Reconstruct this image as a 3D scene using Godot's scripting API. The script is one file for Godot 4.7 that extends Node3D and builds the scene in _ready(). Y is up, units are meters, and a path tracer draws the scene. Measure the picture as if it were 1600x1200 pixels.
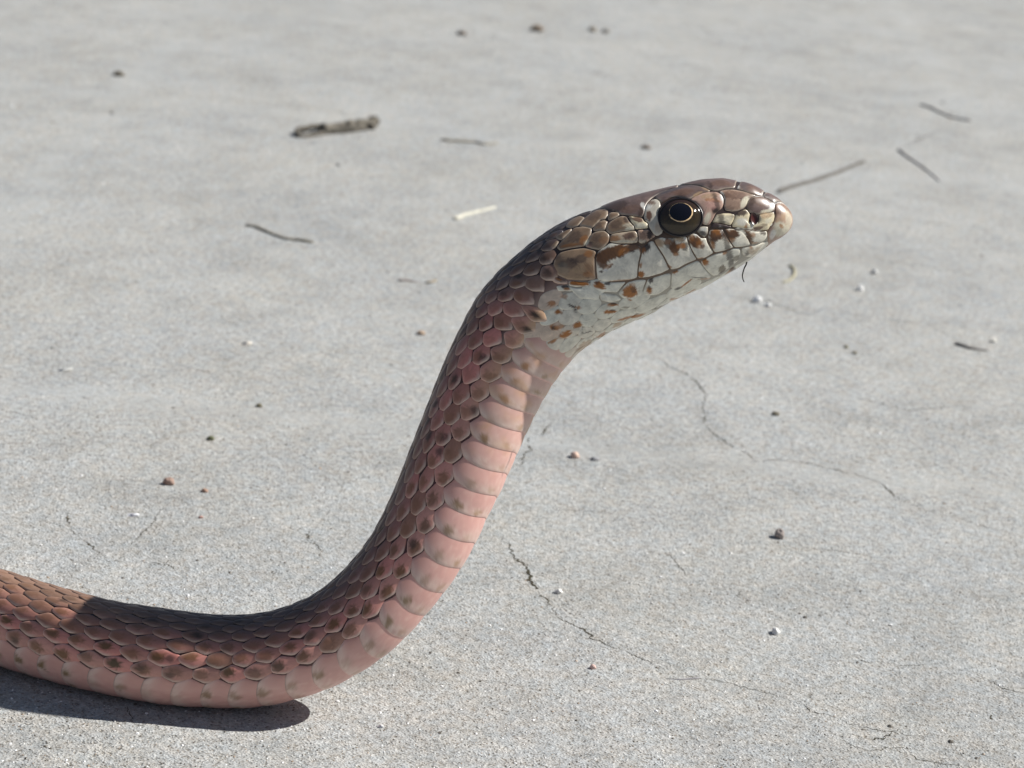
extends Node3D

# A pink and brown snake rears its head over a sunlit concrete slab. Lengths in the tables are millimetres.
const MM := 0.001
const STEP := 0.25
const TAIL := -161.6
const SNOUT := 171.713
const AHEAD := 176.7 - SNOUT

var noise := FastNoiseLite.new()
var ground_noise := FastNoiseLite.new()
var rng := RandomNumberGenerator.new()
var stations: Array = []
var tp := PackedVector3Array()
var td := PackedVector3Array()
var ts := PackedVector3Array()
var tt := PackedVector3Array()
var thd := PackedFloat32Array()
var thv := PackedFloat32Array()
var thw := PackedFloat32Array()
var tn := PackedFloat32Array()
var tk := PackedFloat32Array()
var plates: Array = []
var spots: Array = []
var near_spots: Array = []
var scale_tone := 0.0
var scale_kind := 0.0
var scale_spot := 0.0
var scale_at := Vector2.ZERO
var plate_base := Color.WHITE
var plate_rim := 0.0
var corner := 0.2
var skin_material: StandardMaterial3D
var plate_material: StandardMaterial3D
var stone_material: StandardMaterial3D
var wood_material: StandardMaterial3D
var taken := {}

const BASES := {
	"tan": Color(0.4, 0.27, 0.2), "brn": Color(0.165, 0.115, 0.1), "brn2": Color(0.33, 0.22, 0.16), "crm": Color(0.76, 0.66, 0.45),
	"drk": Color(0.07, 0.045, 0.04), "pinkcrm": Color(0.48, 0.32, 0.25), "gcrm": Color(0.52, 0.48, 0.4), "tanp": Color(0.52, 0.34, 0.24),
	"crmbr": Color(0.52, 0.41, 0.29), "grb": Color(0.24, 0.16, 0.1), "brc": Color(0.37, 0.245, 0.15), "cream": Color(0.79, 0.745, 0.62),
	"gcream": Color(0.77, 0.74, 0.62), "pcrm": Color(0.58, 0.42, 0.33)}
const INKS := {
	"C": Color(0.7, 0.65, 0.5), "O": Color(0.37, 0.14, 0.028), "T": Color(0.46, 0.31, 0.18), "K": Color(0.04, 0.026, 0.02), "W": Color(0.8, 0.79, 0.73),
	"P": Color(0.5, 0.27, 0.23), "B": Color(0.16, 0.09, 0.06), "D": Color(0.075, 0.048, 0.036), "G": Color(0.27, 0.235, 0.175),
	"S": Color(0.1, 0.082, 0.08), "N": Color(0.15, 0.07, 0.028), "c": Color(0.63, 0.61, 0.53)}


func _ready() -> void:
	# camera, sky, sun, exposure
	var cam := Camera3D.new()
	cam.name = "camera"
	add_child(cam)
	var optics := CameraAttributesPhysical.new()
	optics.frustum_focal_length = 75.766
	optics.exposure_aperture = 42.0
	optics.frustum_focus_distance = 0.3738
	optics.frustum_near = 0.01
	optics.frustum_far = 400.0
	cam.attributes = optics
	cam.fov = 18.0
	cam.position = Vector3(0, 0.16955, 0.34536)
	cam.rotation_degrees = Vector3(-18, 0, 0)
	cam.rotate_object_local(Vector3.BACK, deg_to_rad(6.0))
	cam.current = true
	var env := Environment.new()
	env.background_mode = Environment.BG_SKY
	env.tonemap_mode = Environment.TONE_MAPPER_LINEAR
	env.tonemap_exposure = 1.34
	env.sdfgi_enabled = true
	env.ssao_enabled = true
	env.ssil_enabled = true
	var sky := Sky.new()
	var air := ProceduralSkyMaterial.new()
	air.sky_top_color = Color(0.4, 0.47, 0.58)
	air.sky_horizon_color = Color(0.7, 0.73, 0.77)
	air.ground_bottom_color = Color(0.42, 0.41, 0.39)
	air.ground_horizon_color = Color(0.6, 0.6, 0.58)
	air.sky_curve = 0.12
	air.sky_energy_multiplier = 0.74
	sky.sky_material = air
	env.sky = sky
	var world := WorldEnvironment.new()
	world.name = "daylight"
	world.environment = env
	add_child(world)
	var sun := DirectionalLight3D.new()
	sun.name = "sun"
	sun.light_color = Color(1.0, 0.985, 0.962)
	sun.light_energy = 1.5
	sun.light_angular_distance = 0.5
	sun.shadow_enabled = true
	add_child(sun)
	sun.look_at_from_position(Vector3(0.712, 0.67, -0.233), Vector3.ZERO, Vector3.UP)

	rng.seed = 4711
	noise.seed = 3
	noise.noise_type = FastNoiseLite.TYPE_SIMPLEX_SMOOTH
	noise.frequency = 1.0
	noise.fractal_octaves = 3
	ground_noise.seed = 9
	ground_noise.frequency = 1.0
	ground_noise.fractal_octaves = 4
	_make_materials()

	var ground := _build_ground()
	_build_stations()
	_build_plate_tables()
	_build_snake()
	_build_cracks(ground)
	_build_litter()
	_build_grains()


# ---------------------------------------------------------------- materials

func _make_materials() -> void:
	skin_material = StandardMaterial3D.new()
	skin_material.vertex_color_use_as_albedo = true
	skin_material.roughness = 0.38
	skin_material.metallic_specular = 0.5
	plate_material = StandardMaterial3D.new()
	plate_material.vertex_color_use_as_albedo = true
	plate_material.roughness = 0.33
	plate_material.metallic_specular = 0.55
	stone_material = StandardMaterial3D.new()
	stone_material.vertex_color_use_as_albedo = true
	stone_material.roughness = 0.85
	wood_material = StandardMaterial3D.new()
	wood_material.vertex_color_use_as_albedo = true
	wood_material.roughness = 0.9


func _tile(seed_: int, freq: float, kind: int, octaves: int, size: int) -> PackedByteArray:
	var f := FastNoiseLite.new()
	f.seed = seed_
	f.noise_type = kind
	f.frequency = freq
	f.fractal_octaves = octaves
	if kind == FastNoiseLite.TYPE_CELLULAR:
		f.cellular_return_type = FastNoiseLite.RETURN_CELL_VALUE
		f.fractal_type = FastNoiseLite.FRACTAL_NONE
	var im := f.get_seamless_image(size, size, false, false, 0.08)
	im.convert(Image.FORMAT_L8)
	return im.get_data()


func _concrete_material() -> StandardMaterial3D:
	var size := 2048
	var fine := _tile(11, 0.31, FastNoiseLite.TYPE_SIMPLEX, 2, size)
	var grit := _tile(12, 0.42, FastNoiseLite.TYPE_CELLULAR, 1, size)
	var mid := _tile(13, 0.07, FastNoiseLite.TYPE_SIMPLEX_SMOOTH, 4, size)
	var pits := _tile(14, 0.12, FastNoiseLite.TYPE_SIMPLEX, 2, size)
	var hue := _tile(15, 0.03, FastNoiseLite.TYPE_SIMPLEX_SMOOTH, 3, size)
	var n := size * size
	var rgb := PackedByteArray()
	rgb.resize(n * 3)
	var height := PackedByteArray()
	height.resize(n)
	for i in n:
		var a: int = fine[i]
		var g: int = grit[i]
		var b: int = mid[i]
		var h: float = 128.0 + (a - 128) * 0.45 + (g - 128) * 0.22 + (b - 128) * 0.25
		var v: float = 172.0 + (a - 128) * 0.15 + (b - 128) * 0.15
		var warm: float = (hue[i] - 128) * 0.03 - 0.6
		if g > 222:
			v += 17.0
			h += 18.0
		elif g < 26:
			v -= 24.0
			warm += 3.0
			h -= 16.0
		var p: int = pits[i]
		if p < 62:
			v -= (62 - p) * 1.1
			h -= (62 - p) * 1.6
			warm += 2.0
		rgb[i * 3] = clampi(int(v + warm), 0, 255)
		rgb[i * 3 + 1] = clampi(int(v), 0, 255)
		rgb[i * 3 + 2] = clampi(int(v - 3.0 - warm), 0, 255)
		height[i] = clampi(int(h), 0, 255)
	var m := StandardMaterial3D.new()
	m.albedo_texture = ImageTexture.create_from_image(Image.create_from_data(size, size, false, Image.FORMAT_RGB8, rgb))
	m.vertex_color_use_as_albedo = true
	m.roughness = 0.92
	m.metallic_specular = 0.35
	m.heightmap_enabled = true
	m.heightmap_texture = ImageTexture.create_from_image(Image.create_from_data(size, size, false, Image.FORMAT_L8, height))
	m.heightmap_scale = 0.032
	return m


# ---------------------------------------------------------------- naming and committing

func _numbered(called: String, parent: Node) -> String:
	var key := str(parent.get_instance_id()) + called
	var k: int = taken.get(key, 0)
	taken[key] = k + 1
	return called if k == 0 else "%s_%03d" % [called, k]


func _commit(parts: Array, material: Material, called: String, parent: Node) -> MeshInstance3D:
	var st := SurfaceTool.new()
	st.begin(Mesh.PRIMITIVE_TRIANGLES)
	st.set_smooth_group(0)
	var start := 0
	for part in parts:
		var v: PackedVector3Array = part[0]
		var c: PackedColorArray = part[1]
		var ix: PackedInt32Array = part[2]
		for i in v.size():
			st.set_color(c[i])
			st.add_vertex(v[i])
		for i in ix:
			st.add_index(start + i)
		start += v.size()
	st.generate_normals()
	var o := MeshInstance3D.new()
	o.name = _numbered(called, parent)
	o.mesh = st.commit()
	o.material_override = material
	parent.add_child(o, true)
	return o


func _thing(o: Node3D, label: String, category: String, group := "") -> void:
	o.set_meta("label", label)
	o.set_meta("category", category)
	if group:
		o.set_meta("group", group)


func _facing(v: PackedVector3Array, ix: PackedInt32Array, outward: Vector3, at: int) -> void:
	# turns every triangle round when the one at AT does not face OUTWARD
	var pl := Plane(v[ix[at]], v[ix[at + 1]], v[ix[at + 2]])
	if pl.normal.dot(outward) < 0.0:
		for i in range(0, ix.size(), 3):
			var k := ix[i + 1]
			ix[i + 1] = ix[i + 2]
			ix[i + 2] = k


# ---------------------------------------------------------------- ground

func _ground_height(x: float, z: float) -> float:
	# millimetres in, millimetres out: the slab is nearly flat
	return ground_noise.get_noise_2d(x * 0.012, z * 0.012) * 0.35 + ground_noise.get_noise_2d(x * 0.07 + 50.0, z * 0.07) * 0.16 - 0.1


func _axis(lo: float, hi: float, step: float, far: float) -> PackedFloat32Array:
	# even steps where the photograph looks, ever longer ones beyond
	var beyond := PackedFloat32Array()
	var gap := step
	var d := 0.0
	while d < far:
		gap *= 1.16
		d += gap
		beyond.append(d)
	var a := PackedFloat32Array()
	for k in range(beyond.size() - 1, -1, -1):
		a.append(lo - beyond[k])
	var x := lo
	while x < hi:
		a.append(x)
		x += step
	for b in beyond:
		a.append(hi + b)
	return a


func _build_ground() -> MeshInstance3D:
	var xs := _axis(-380.0, 380.0, 3.2, 60000.0)
	var zs := _axis(-1000.0, 140.0, 3.6, 60000.0)
	var v := PackedVector3Array()
	var uv := PackedVector2Array()
	var c := PackedColorArray()
	var ix := PackedInt32Array()
	for z in zs:
		for x in xs:
			v.append(Vector3(x, _ground_height(x, z), z) * MM)
			uv.append(Vector2(x, z) / 300.0)
			var big := noise.get_noise_2d(x * 0.011 + 7.0, z * 0.011)
			var small := noise.get_noise_2d(x * 0.06, z * 0.05 + 30.0)
			var warm := noise.get_noise_2d(x * 0.02 + 90.0, z * 0.016)
			var t := 1.0 + big * 0.1 + small * 0.11
			# old soaked-in stains and rubbed patches with ragged outlines
			var blotch := noise.get_noise_2d(x * 0.045 + small * 0.9 + 200.0, z * 0.032 + big * 0.7)
			t -= 0.06 * smoothstep(0.18, 0.42, blotch) - 0.05 * smoothstep(0.2, 0.5, -blotch)
			t -= 0.09 * smoothstep(0.34, 0.5, noise.get_noise_2d(x * 0.16 + 9.0, z * 0.11 + 70.0))
			c.append(Color(t * (1.0 + warm * 0.02), t, t * (1.0 - warm * 0.03)) * 0.93)
	var nx := xs.size()
	for j in zs.size() - 1:
		for i in nx - 1:
			var a := j * nx + i
			ix.append_array(PackedInt32Array([a, a + 1, a + nx, a + 1, a + nx + 1, a + nx]))
	_facing(v, ix, Vector3.UP, 0)
	var st := SurfaceTool.new()
	st.begin(Mesh.PRIMITIVE_TRIANGLES)
	st.set_smooth_group(0)
	for i in v.size():
		st.set_color(c[i])
		st.set_uv(uv[i])
		st.add_vertex(v[i])
	for i in ix:
		st.add_index(i)
	st.generate_normals()
	var o := MeshInstance3D.new()
	o.name = "ground"
	o.mesh = st.commit()
	o.material_override = _concrete_material()
	o.set_meta("kind", "structure")
	o.set_meta("label", "pale grey rough concrete slab with hairline cracks, lit by the sun")
	add_child(o)
	return o


func _build_cracks(ground: Node3D) -> void:
	var m := StandardMaterial3D.new()
	m.vertex_color_use_as_albedo = true
	m.roughness = 1.0
	m.metallic_specular = 0.1
	stone_material.set_meta("crack", m)
	_crack(ground, 0.42, [Vector2(2.53, -79.99), Vector2(3.69, -73.88), Vector2(5.58, -70.62), Vector2(7, -66.05), Vector2(6.95, -63.29), Vector2(9.08, -56.99), Vector2(11.11, -52.57), Vector2(11.61, -49.84)])
	_crack(ground, 0.28, [Vector2(11.88, -47.63), Vector2(14.39, -45.48), Vector2(17.21, -42.89), Vector2(18.33, -39.89), Vector2(19.99, -38.7), Vector2(21.64, -36.7)])
	_crack(ground, 0.13, [Vector2(11.61, -49.84), Vector2(11.88, -47.63)])
	_crack(ground, 0.12, [Vector2(21.64, -36.7), Vector2(23.08, -36.8)])
	_crack(ground, 0.12, [Vector2(44.41, -182.99), Vector2(43.35, -175.22), Vector2(43.47, -168.03)])
	_crack(ground, 0.12, [Vector2(43.13, -163.49), Vector2(44.04, -158.57)])
	_crack(ground, 0.12, [Vector2(68.22, -142.06), Vector2(69.55, -141.67)])
	_crack(ground, 0.12, [Vector2(77.1, -138.03), Vector2(78.89, -137), Vector2(79.83, -135.73)])
	_crack(ground, 0.13, [Vector2(53.34, -140.68), Vector2(55.94, -142.69), Vector2(60.18, -144.42)])
	_crack(ground, 0.12, [Vector2(82.28, -126.91), Vector2(83.93, -125.15)])
	_crack(ground, 0.1, [Vector2(91.32, -121.05), Vector2(97.23, -116.61), Vector2(105.69, -112.66)])
	_crack(ground, 0.1, [Vector2(38.37, -28.38), Vector2(43.68, -26.65), Vector2(49.97, -24.18), Vector2(53.55, -22.09)])
	_crack(ground, 0.1, [Vector2(57.02, -19.28), Vector2(60.99, -16.63), Vector2(66.07, -15), Vector2(73.39, -14.84)])
	_crack(ground, 0.1, [Vector2(-23.62, -110.05), Vector2(-28.36, -105.63), Vector2(-32.88, -99.89)])
	_crack(ground, 0.1, [Vector2(-104.18, -123.9), Vector2(-95.51, -120.57), Vector2(-89.75, -124.5)])
	_crack(ground, 0.12, [Vector2(28.9, -206.11), Vector2(31.25, -209), Vector2(34.3, -208.02)])
	_crack(ground, 0.28, [Vector2(124.99, -483.17), Vector2(136.09, -508.68), Vector2(147.6, -528.79)])
	_crack(ground, 0.25, [Vector2(107.48, -378.46), Vector2(117.34, -378.68), Vector2(131.15, -378.98)])
	_crack(ground, 0.3, [Vector2(55.71, -714.63), Vector2(66.17, -696.15), Vector2(73.31, -673.31)])
	_crack(ground, 0.22, [Vector2(80.48, -194.12), Vector2(91.78, -188.44), Vector2(104.69, -195.52)])
	_crack(ground, 0.14, [Vector2(23.08, -36.8), Vector2(24.93, -34.88), Vector2(27.1, -33.32), Vector2(28.92, -31.68)])
	_crack(ground, 0.3, [Vector2(30, -31.18), Vector2(31.05, -29.89), Vector2(32.53, -28.72)])
	_crack(ground, 0.16, [Vector2(34.06, -29.1), Vector2(35.65, -28.21), Vector2(38.37, -28.38)])
	_crack(ground, 0.36, [Vector2(34.3, -208.02), Vector2(36.43, -202.15), Vector2(40.12, -198.93), Vector2(42.3, -192.79), Vector2(44.41, -182.99)])
	_crack(ground, 0.3, [Vector2(43.47, -168.03), Vector2(43.13, -163.49)])
	_crack(ground, 0.26, [Vector2(44.04, -158.57), Vector2(46.2, -153.7), Vector2(48.11, -150.1), Vector2(50.74, -147.61), Vector2(52.43, -143.63), Vector2(53.34, -140.68)])
	_crack(ground, 0.34, [Vector2(9.43, -152.57), Vector2(7.87, -146.95), Vector2(7.39, -143.44)])
	_crack(ground, 0.36, [Vector2(4.97, -141.42), Vector2(4.52, -137.57), Vector2(5.43, -133.8), Vector2(4.17, -130.6), Vector2(3.69, -124.15)])
	_crack(ground, 0.2, [Vector2(60.18, -144.42), Vector2(64.28, -144.06), Vector2(68.22, -142.06)])
	_crack(ground, 0.25, [Vector2(69.55, -141.67), Vector2(72.42, -140.15)])
	_crack(ground, 0.28, [Vector2(73.82, -140.58), Vector2(77.1, -138.03)])
	_crack(ground, 0.4, [Vector2(79.69, -135.68), Vector2(80.76, -132.15), Vector2(82.28, -126.91)])
	_crack(ground, 0.14, [Vector2(83.93, -125.15), Vector2(87.46, -121.75), Vector2(91.32, -121.05)])
	_crack(ground, 0.3, [Vector2(-79.54, -72.19), Vector2(-78.04, -66.73)])
	_crack(ground, 0.18, [Vector2(-77.38, -64.66), Vector2(-75.38, -61.73)])
	_crack(ground, 0.3, [Vector2(-73.29, -59.49), Vector2(-71, -56.1)])
	_crack(ground, 0.14, [Vector2(-71, -56.1), Vector2(-68.8, -53.65)])
	_crack(ground, 0.2, [Vector2(-60.8, -53.75), Vector2(-59.01, -53.34), Vector2(-57.59, -53.13), Vector2(-56.17, -51.42)])
	_crack(ground, 0.22, [Vector2(-35.2, -75.79), Vector2(-34.37, -70.52)])
	_crack(ground, 0.16, [Vector2(-33.34, -69.85), Vector2(-31.15, -66.03)])
	_crack(ground, 0.14, [Vector2(53.55, -22.09), Vector2(54.42, -19.87), Vector2(57.02, -19.28)])
	_crack(ground, 0.13, [Vector2(85.36, -42.09), Vector2(87.26, -39.94), Vector2(88.52, -37.39), Vector2(91.57, -35.83), Vector2(96.95, -35.1)])
	_crack(ground, 0.2, [Vector2(61.62, -12.54), Vector2(61.93, -10.53), Vector2(65.8, -12.59), Vector2(68.78, -16.58)])
	_crack(ground, 0.34, [Vector2(85.05, -25.74), Vector2(86.06, -23.31)])
	_crack(ground, 0.14, [Vector2(65.45, -9.51), Vector2(68.83, -7.56), Vector2(72.21, -5.86), Vector2(77.25, -5.23)])
	_crack(ground, 0.12, [Vector2(63.84, -42.57), Vector2(68, -41.74), Vector2(71.32, -41.51), Vector2(76.66, -43.91)])
	_crack(ground, 0.2, [Vector2(-75.53, -166.52), Vector2(-70.82, -163.9), Vector2(-66.22, -161.75), Vector2(-63.33, -161.35)])
	_crack(ground, 0.16, [Vector2(106.2, -264.17), Vector2(111.3, -252.74), Vector2(112.61, -250.39)])
	_crack(ground, 0.14, [Vector2(-54.34, 5.34), Vector2(-53.19, 7.78), Vector2(-52.44, 10.29)])
	_crack(ground, 0.12, [Vector2(44.71, -64.45), Vector2(46.92, -72.01)])
	_crack(ground, 0.25, [Vector2(98.5, -327.04), Vector2(102.31, -325.06), Vector2(110.44, -324.12), Vector2(122.85, -321.45), Vector2(127.68, -317.21)])
	_crack(ground, 0.22, [Vector2(92.55, -262.07), Vector2(101.16, -264.07), Vector2(104.36, -262.9)])
	_crack(ground, 0.22, [Vector2(47.84, -272.44), Vector2(64.63, -269.61), Vector2(68.52, -265), Vector2(74.31, -260.01), Vector2(79.83, -269.27)])
	_crack(ground, 0.1, [Vector2(59.21, -9.2), Vector2(63.14, -7.38), Vector2(67.55, -9.77), Vector2(71.63, -9.35)])
	_crack(ground, 0.14, [Vector2(-63.03, -80.4), Vector2(-63.38, -71.94), Vector2(-65.4, -60.15)])
	_crack(ground, 0.3, [Vector2(151.09, -568.06), Vector2(157.14, -559.15)])
	_crack(ground, 0.12, [Vector2(7.59, -97.67), Vector2(12.58, -100.89), Vector2(18.91, -102.03), Vector2(24.61, -101.58)])
	_crack(ground, 0.13, [Vector2(61.37, -94.28), Vector2(68.84, -94.04), Vector2(76.26, -93.46)])
	_crack(ground, 0.13, [Vector2(32.37, -84.48), Vector2(34.4, -79.23), Vector2(36.22, -72.81)])


func _crack(ground: Node3D, width: float, pts: Array) -> void:
	# flat jagged ribbon just above the slab: crack dirt plus painted groove shade
	var line := PackedVector2Array()
	for i in pts.size() - 1:
		var a: Vector2 = pts[i]
		var b: Vector2 = pts[i + 1]
		var n := maxi(2, int(a.distance_to(b) / 0.35))
		for k in n:
			var p := a.lerp(b, float(k) / n)
			var j := Vector2(noise.get_noise_2d(p.x * 0.7, p.y * 0.7), noise.get_noise_2d(p.x * 0.7 + 40.0, p.y * 0.7)) * 0.75
			line.append(p + j)
	line.append(pts[pts.size() - 1])
	var v := PackedVector3Array()
	var c := PackedColorArray()
	var ix := PackedInt32Array()
	var n2 := line.size()
	for i in n2:
		var along := (line[mini(i + 1, n2 - 1)] - line[maxi(i - 1, 0)]).normalized()
		var across := Vector2(-along.y, along.x)
		var t := float(i) / (n2 - 1)
		var w := width * (0.25 + 0.75 * sin(PI * clampf(t, 0.04, 0.96))) * (0.75 + 0.9 * noise.get_noise_2d(line[i].x * 1.7, line[i].y * 1.7 + 9.0))
		w = maxf(w, 0.05) * 0.75
		var tone := 0.055 + 0.035 * noise.get_noise_2d(line[i].x * 0.9, line[i].y * 0.9)
		for side in [-1.0, 1.0]:
			var q: Vector2 = line[i] + across * w * side * (1.0 + rng.randf_range(-0.3, 0.3))
			v.append(Vector3(q.x, _ground_height(q.x, q.y) + 0.03, q.y) * MM)
			c.append(Color(tone * 1.12, tone, tone * 0.72))
		if i > 0:
			var a2 := i * 2
			ix.append_array(PackedInt32Array([a2 - 2, a2 - 1, a2, a2 - 1, a2 + 1, a2]))
	_facing(v, ix, Vector3.UP, 0)
	_commit([[v, c, ix]], stone_material.get_meta("crack"), "crack", ground)


# ---------------------------------------------------------------- the snake's body as a surface

func _station(s: float, p: Vector3, d: Vector3, hd: float, hv: float, hw: float, n: float) -> void:
	stations.append([s, p, d, hd, hv, hw, n])


func _build_stations() -> void:
	# beyond the left edge of the photograph the body curls back along the slab and tapers to its tail
	var p := Vector3(-79.42, 7.32, -7.98)
	var rows: Array = []
	var dir := Vector3(-0.956, 0, -0.295)
	for k in 17:
		p += dir * 10.0
		dir = dir.rotated(Vector3.UP, -0.11).normalized()
		var r := 7.17 * sqrt(maxf(1.0 - pow((k + 1) / 17.0, 2.2), 0.0))
		p.y = maxf(r + 0.12, 0.05)
		rows.append([TAIL + 170.0 - (k + 1) * 10.0, p, Vector3(0.097, 0.959, -0.267).lerp(Vector3(0, 1, 0), minf((k + 1) / 4.0, 1.0)).normalized(), r, r, r * 0.95, 2.0])
	rows.reverse()
	for r in rows:
		stations.append(r)
	_station(8.4, Vector3(-79.422, 7.322, -7.984), Vector3(0.0968, 0.959, -0.2665), 7.173, 7.173, 6.793, 2)
	_station(12.91, Vector3(-75.156, 7.127, -6.539), Vector3(0.1447, 0.9487, -0.2812), 7.18, 7.18, 6.8, 2)
	_station(17.51, Vector3(-70.869, 7.047, -4.876), Vector3(0.1102, 0.9543, -0.2779), 7.141, 7.141, 6.763, 2)
	_station(22.03, Vector3(-66.613, 7.024, -3.335), Vector3(0.104, 0.956, -0.2742), 7.133, 7.133, 6.756, 2)
	_station(26.44, Vector3(-62.416, 6.96, -2.006), Vector3(0.0906, 0.9588, -0.2691), 7.078, 7.078, 6.703, 2)
	_station(30.73, Vector3(-58.257, 6.958, -0.935), Vector3(0.0459, 0.9642, -0.261), 7.043, 7.043, 6.67, 2)
	_station(34.94, Vector3(-54.134, 7.037, -0.115), Vector3(0.0284, 0.9661, -0.2567), 7.162, 7.162, 6.783, 2)
	_station(39.04, Vector3(-50.064, 7.044, 0.404), Vector3(0.031, 0.9659, -0.2571), 7.214, 7.214, 6.833, 2)
	_station(43.06, Vector3(-46.054, 6.995, 0.482), Vector3(-0.0047, 0.9652, -0.2613), 7.163, 7.163, 6.786, 2)
	_station(47.04, Vector3(-42.083, 7.017, 0.187), Vector3(-0.0427, 0.9603, -0.2757), 7.044, 7.044, 6.676, 2)
	_station(51.02, Vector3(-38.12, 7.203, -0.182), Vector3(-0.1172, 0.9492, -0.2919), 7.094, 7.094, 6.726, 2)
	_station(55.02, Vector3(-34.202, 7.848, -0.571), Vector3(-0.2525, 0.9203, -0.2989), 7.054, 7.054, 6.69, 2)
	_station(59.01, Vector3(-30.411, 9.011, -1.065), Vector3(-0.3674, 0.8781, -0.3067), 6.964, 6.964, 6.606, 2)
	_station(63.02, Vector3(-26.774, 10.561, -1.674), Vector3(-0.4734, 0.8221, -0.3164), 7.021, 7.021, 6.662, 2)
	_station(67.02, Vector3(-23.394, 12.56, -2.429), Vector3(-0.591, 0.7397, -0.322), 6.925, 6.925, 6.57, 2)
	_station(71.02, Vector3(-20.34, 14.985, -3.322), Vector3(-0.6946, 0.6403, -0.328), 6.99, 6.99, 6.63, 2)
	_station(75.03, Vector3(-17.672, 17.789, -4.338), Vector3(-0.7792, 0.5305, -0.3338), 7.001, 7.001, 6.636, 2)
	_station(79.03, Vector3(-15.327, 20.848, -5.437), Vector3(-0.8145, 0.4575, -0.3568), 6.976, 6.976, 6.608, 2)
	_station(83.04, Vector3(-13.215, 24.056, -6.585), Vector3(-0.854, 0.3681, -0.3676), 7.095, 7.095, 6.714, 2)
	_station(87.06, Vector3(-11.433, 27.442, -7.79), Vector3(-0.8806, 0.2884, -0.3761), 7.294, 7.294, 6.896, 2)
	_station(91.07, Vector3(-9.967, 30.962, -9.039), Vector3(-0.9078, 0.1923, -0.3728), 7.416, 7.416, 7.005, 2)
	_station(95.09, Vector3(-8.735, 34.567, -10.315), Vector3(-0.9016, 0.1732, -0.3964), 7.449, 7.449, 7.03, 2)
	_station(99.11, Vector3(-7.487, 38.168, -11.591), Vector3(-0.8984, 0.151, -0.4123), 7.709, 7.709, 7.27, 2)
	_station(103.13, Vector3(-6.332, 41.8, -12.876), Vector3(-0.8979, 0.1356, -0.4188), 7.793, 7.793, 7.346, 2)
	_station(107.15, Vector3(-5.184, 45.436, -14.162), Vector3(-0.8994, 0.1361, -0.4154), 7.88, 7.88, 7.429, 2)
	_station(110.17, Vector3(-4.313, 48.161, -15.127), Vector3(-0.9004, 0.1514, -0.4078), 7.984, 7.984, 7.531, 2)
	_station(113.19, Vector3(-3.386, 50.871, -16.086), Vector3(-0.8993, 0.1829, -0.3973), 8.085, 8.085, 7.635, 2.01)
	_station(116.22, Vector3(-2.356, 53.548, -17.035), Vector3(-0.8932, 0.2335, -0.3844), 8.199, 8.199, 7.742, 2.055)
	_station(119.24, Vector3(-1.188, 56.175, -17.967), Vector3(-0.8852, 0.289, -0.3644), 8.317, 8.317, 7.847, 2.123)
	_station(122.26, Vector3(0.086, 58.759, -18.886), Vector3(-0.8836, 0.329, -0.3333), 8.518, 8.588, 7.964, 2.201)
	_station(125.29, Vector3(1.398, 61.327, -19.799), Vector3(-0.8879, 0.3532, -0.2949), 8.523, 9.222, 8.056, 2.274)
	_station(128.31, Vector3(2.773, 63.865, -20.702), Vector3(-0.8652, 0.4219, -0.2711), 8.039, 10.115, 8.11, 2.329)
	_station(131.33, Vector3(4.453, 66.227, -21.549), Vector3(-0.7776, 0.5665, -0.2727), 7.509, 10.614, 8.174, 2.35)
	_station(134.36, Vector3(6.537, 68.284, -22.296), Vector3(-0.6706, 0.6895, -0.2735), 7.481, 10.787, 8.256, 2.35)
	_station(137.39, Vector3(8.902, 70.053, -22.95), Vector3(-0.5798, 0.7691, -0.2691), 7.574, 10.906, 8.283, 2.35)
	_station(140.42, Vector3(11.447, 71.59, -23.528), Vector3(-0.5073, 0.8203, -0.2643), 7.52, 11.018, 8.211, 2.35)
	_station(143.45, Vector3(14.108, 72.943, -24.044), Vector3(-0.4496, 0.8541, -0.2613), 7.488, 11.019, 8.084, 2.35)
	_station(146.48, Vector3(16.85, 74.15, -24.505), Vector3(-0.4025, 0.8777, -0.2601), 7.546, 10.751, 7.878, 2.35)
	_station(149.51, Vector3(19.65, 75.237, -24.909), Vector3(-0.3625, 0.8951, -0.2597), 7.5, 9.934, 7.614, 2.35)
	_station(152.54, Vector3(22.493, 76.223, -25.257), Vector3(-0.3276, 0.9086, -0.2591), 7.447, 9.487, 7.293, 2.35)
	_station(155.57, Vector3(25.37, 77.119, -25.558), Vector3(-0.2967, 0.9194, -0.2581), 7.54, 8.996, 6.875, 2.35)
	_station(158.59, Vector3(28.274, 77.932, -25.825), Vector3(-0.2681, 0.9286, -0.2567), 7.632, 8.028, 6.308, 2.35)
	_station(161.62, Vector3(31.203, 78.663, -26.063), Vector3(-0.2396, 0.9368, -0.2548), 7.339, 6.998, 5.558, 2.35)
	_station(164.65, Vector3(34.152, 79.312, -26.274), Vector3(-0.2108, 0.9444, -0.2525), 6.409, 5.557, 4.673, 2.35)
	_station(165.66, Vector3(35.14, 79.51, -26.338), Vector3(-0.2018, 0.9466, -0.2516), 5.92, 4.968, 4.334, 2.35)
	_station(167.71, Vector3(37.156, 79.889, -26.461), Vector3(-0.1718, 0.9536, -0.2471), 4.62, 3.65, 3.55, 2.05)
	_station(168.71, Vector3(38.139, 80.063, -26.517), Vector3(-0.1718, 0.9536, -0.2471), 4, 3.05, 3.2, 2.05)
	_station(169.71, Vector3(39.124, 80.232, -26.572), Vector3(-0.1718, 0.9536, -0.2471), 3.25, 2.65, 2.75, 2.05)
	_station(170.71, Vector3(40.108, 80.397, -26.626), Vector3(-0.1718, 0.9536, -0.2471), 2.2, 1.95, 2, 2.05)
	_station(171.21, Vector3(40.601, 80.479, -26.653), Vector3(-0.1718, 0.9536, -0.2471), 1.55, 1.4, 1.5, 2.05)
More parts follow.
